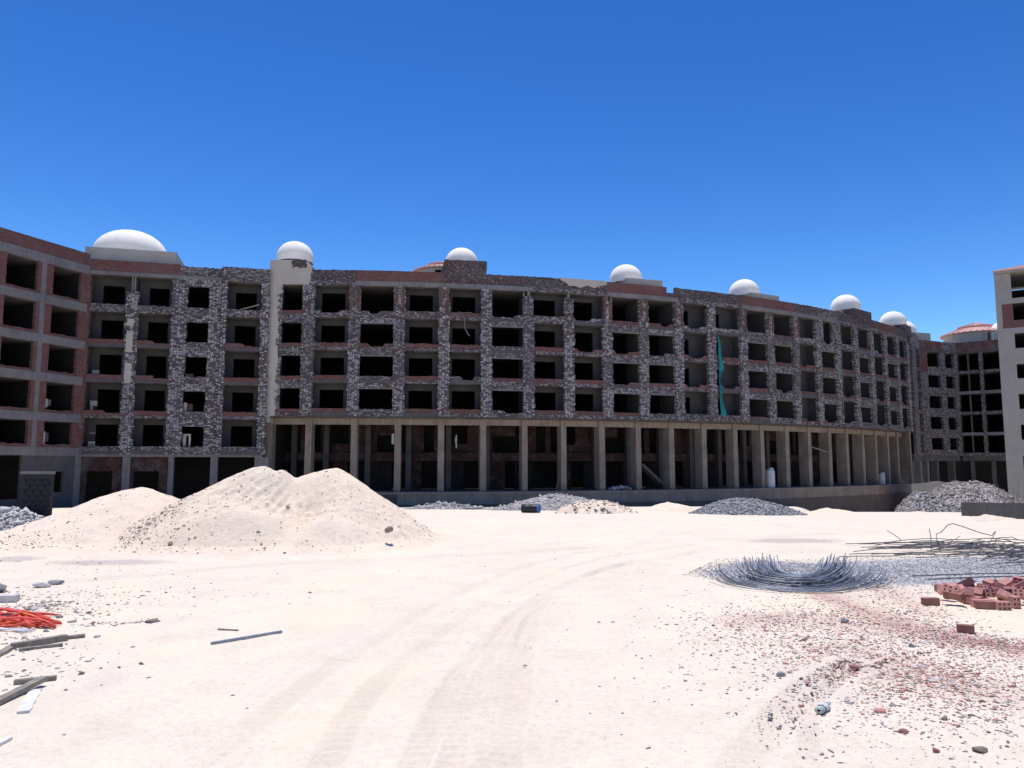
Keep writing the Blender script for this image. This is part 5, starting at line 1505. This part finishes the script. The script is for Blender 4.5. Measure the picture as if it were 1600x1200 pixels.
plank(22, 1067, 88, 1061, .05, .035, M['wood'], 'short_plank', 'short brown plank with a rounded end lying alone, above the crossed pair')
plank(-30, 1114, 69, 1070, .065, .035, M['wood'], 'long_plank', 'long grey plank running off the left edge over the white board', z0=.0, z1=.04)
plank(36, 1114, 56, 1080, .085, .018, M['wood_white'], 'white_board', 'flat white board under the end of the long grey plank', 'board')
plank(-10, 1168, 14, 1155, .05, .02, M['wood_white'], 'broken_board', 'small pale broken board at the lower left edge', 'board')
plank(330, 1009, 440, 988, .03, .025, M['steel'], 'steel_bar', 'blue grey flat metal bar lying alone on the sand left of centre', 'metal bar')
plank(341, 983, 372, 985, .02, .015, M['wood'], 'stick', 'short brown stick just behind the metal bar', 'stick')
plank(60, 843, 108, 832, .05, .05, M['wood'], 'old_post', 'brown stick on the front slope of the small left sand heap', 'stick', z0=.25, z1=.40)
# white block
def cblock(px, py, size, rot, mat, label, nm='concrete_block', cat='block', bev=.01):
    p0 = PB(px, py)
    bm = bmesh.new(); bmesh.ops.create_cube(bm, size=1); bmesh.ops.scale(bm, vec=size, verts=bm.verts); bmesh.ops.translate(bm, vec=(0, 0, size[2] / 2), verts=bm.verts)
    bmesh.ops.bevel(bm, geom=bm.edges[:], offset=bev, segments=2, affect='EDGES')
    for v in bm.verts: v.co += Vector((rnd.uniform(-1, 1), rnd.uniform(-1, 1), rnd.uniform(-1, 1))) * bev * .3
    me = bpy.data.meshes.new(nm); bm.to_mesh(me); bm.free(); me.materials.append(mat)
    ob = bpy.data.objects.new(nm, me); scene.collection.objects.link(ob); ob.location = p0; ob.rotation_euler = (0, 0, rot); return tag(ob, label, cat)
cblock(12, 937, (.24, .16, .085), .15, M['stone_pale'], 'pale concrete block with a bright top at the left edge behind the red conduits')
cblock(118, 853, (.16, .06, .07), .1, M['white_plastic'], 'small white scrap at the foot of the small sand heap', 'paper_scrap', 'scrap')
cblock(558, 859, (.2, .08, .035), .1, M['black'], 'black crumpled scrap in front of the big sand heap', 'black_scrap', 'scrap')
# red conduit pile
con = empty('conduit_pile', PB(35, 975), 'pile of bright orange red plastic conduits at the left edge', 'plastic pipes')
gc = random.Random(9)
for t in range(46):
    x0 = gc.uniform(-60, 30); x1 = gc.uniform(45, 97); y0 = gc.uniform(955, 984); y1 = gc.uniform(958, 983)
    a, c = PB(x0, y0), PB(x1, y1); h = gc.uniform(.01, .11)
    a.z += h; c.z += gc.uniform(.01, .04)
    mm_ = 'yellow_pvc' if t % 9 == 3 else ('dark_pvc' if t % 10 == 7 else 'red_pvc')
    md = (a + c) / 2 + Vector((0, gc.uniform(-.05, .05), .05 * gc.random()))
    b = MB(); b.tube([a, (a + md) / 2 + Vector((0, 0, .01)), md, (md + c) / 2 + Vector((0, 0, .01)), c], .0125, 6); ob = b.build('conduit', M[mm_], con, smooth=True)
    if mm_ != 'red_pvc': ob['label'] = 'yellow conduit' if mm_[0] == 'y' else 'dark grey conduit'
for t in range(4):
    a, c = PB(-30, 978 + t * 2), PB(38 + t * 6, 987 - t); a.z += .03; c.z += .02
    b = MB(); b.tube([a, (a + c) / 2, c], .009, 6); ob = b.build('conduit', M['white_pvc'], con, smooth=True); ob['label'] = 'white conduit'
# plastic bottle
p0 = PB(1280, 1124); dirv = Vector((.62, .75, 0)).normalized()
bot = empty('plastic_bottle', p0, 'crushed cloudy plastic bottle lying in the right foreground', 'bottle')
def lathe_axis(b, o, ax, prof, n=14, squash=1.0):
    s_ = Vector((0, 0, 1)).cross(ax).normalized(); up = ax.cross(s_); base = len(b.v)
    for r, t in prof:
        for k in range(n):
            a = 2 * math.pi * k / n
            rr_ = r * (1 + .10 * math.sin(k * 2.6 + t * 60)); b.v.append(tuple(o + ax * t + s_ * math.cos(a) * rr_ + up * math.sin(a) * rr_ * squash))
    for i in range(len(prof) - 1):
        for k in range(n):
            k2 = (k + 1) % n; b.f.append([base + i * n + k, base + i * n + k2, base + (i + 1) * n + k2, base + (i + 1) * n + k]); b.uv += [(0, 0)] * 4
b = MB(); lathe_axis(b, p0 + Vector((0, 0, .03)), dirv, [(.01, 0), (.032, .004), (.034, .03), (.028, .06), (.034, .09), (.033, .13), (.02, .17), (.012, .185), (.012, .20)], squash=.75)
b.build('bottle_body', M['glass_green'], bot, smooth=True)
b = MB(); lathe_axis(b, p0 + Vector((0, 0, .03)), dirv, [(.002, .225), (.014, .224), (.014, .20), (.002, .199)]); b.build('cap', M['white_plastic'], bot)
b = MB(); lathe_axis(b, p0 + Vector((0, 0, .03)), dirv, [(.0352, .06), (.0357, .115)], squash=.78); b.build('bottle_label', M['white_plastic'], bot, smooth=True)
# blue barrel
pb = at_dist(828, 792, 40); gzb = gz(pb.x, 40)
R_ = sz(13.5, 40) / 2
ax = Vector((.93, -.36, 0)).normalized()
bc = Vector((at_dist(816, 792, 40).x, 40, gzb + R_))
br = empty('barrel', Vector((bc.x + .4, bc.y, gzb)), 'dark barrel with a blue end lying on its side below the colonnade', 'barrel')
b = MB(); lathe_axis(b, bc, ax, [(R_ * .9, 0), (R_, .03), (R_ * .98, .2), (R_ * 1.04, .25), (R_ * .98, .3), (R_ * .98, .55), (R_ * 1.04, .6), (R_ * .98, .65), (R_, .86)], 24)
for f in []: pass
b.build('barrel_body', M['black'], br, smooth=True)
b = MB(); lathe_axis(b, bc, ax, [(R_ * 1.0, .86), (R_ * 1.05, .87), (R_ * 1.05, .93), (R_ * .92, .935), (R_ * .9, .90), (.03, .90), (.005, .90)], 24); b.build('barrel_end', M['blue'], br)
b = MB(); b.tube([bc + ax * .905 + Vector((-.1, 0, 0)), bc + ax * .905 + Vector((.1, 0, 0))], .02, 6); b.build('barrel_rib', M['blue'], br)
# studded panel
pn0 = PB(52, 822); Yp = pn0.y
Wp, Hp = sz(47, Yp), sz(85, Yp)
pan = empty('studded_panel', pn0, 'dark grey upright panel with rows of round studs beside the left rubble', 'panel')
ps = Seg((pn0.x - Wp / 2, Yp), (pn0.x + Wp / 2, Yp + .02))
b = MB(); b.rect(ps, 0, Wp, pn0.z - .2, pn0.z + Hp - .08, -.12, 0)
b.build('panel_body', M['panel'], pan)
b = MB(); b.rect(ps, -.02, Wp + .02, pn0.z + Hp - .08, pn0.z + Hp, -.14, .03); b.build('top_rail', M['conc'], pan)
b = MB()
for r_ in range(9):
    for c_ in range(4):
        u = Wp * (.14 + .24 * c_) + (Wp * .12 if r_ % 2 else 0); z = pn0.z + .1 + r_ * (Hp - .3) / 8.6
        c3 = ps.P(u, .0, z)
        base = len(b.v)
        for i, (r, t) in enumerate(((.055, 0), (.05, .05), (.02, .065), (.001, .066))):
            for k in range(10):
                a = 2 * math.pi * k / 10; b.v.append((c3.x + r * math.cos(a), c3.y - t, c3.z + r * math.sin(a)))
        for i in range(3):
            for k in range(10):
                k2 = (k + 1) % 10; b.f.append([base + i * 10 + k, base + i * 10 + k2, base + (i + 1) * 10 + k2, base + (i + 1) * 10 + k]); b.uv += [(0, 0)] * 4
b.build('stud_rows', M['panel'], pan)
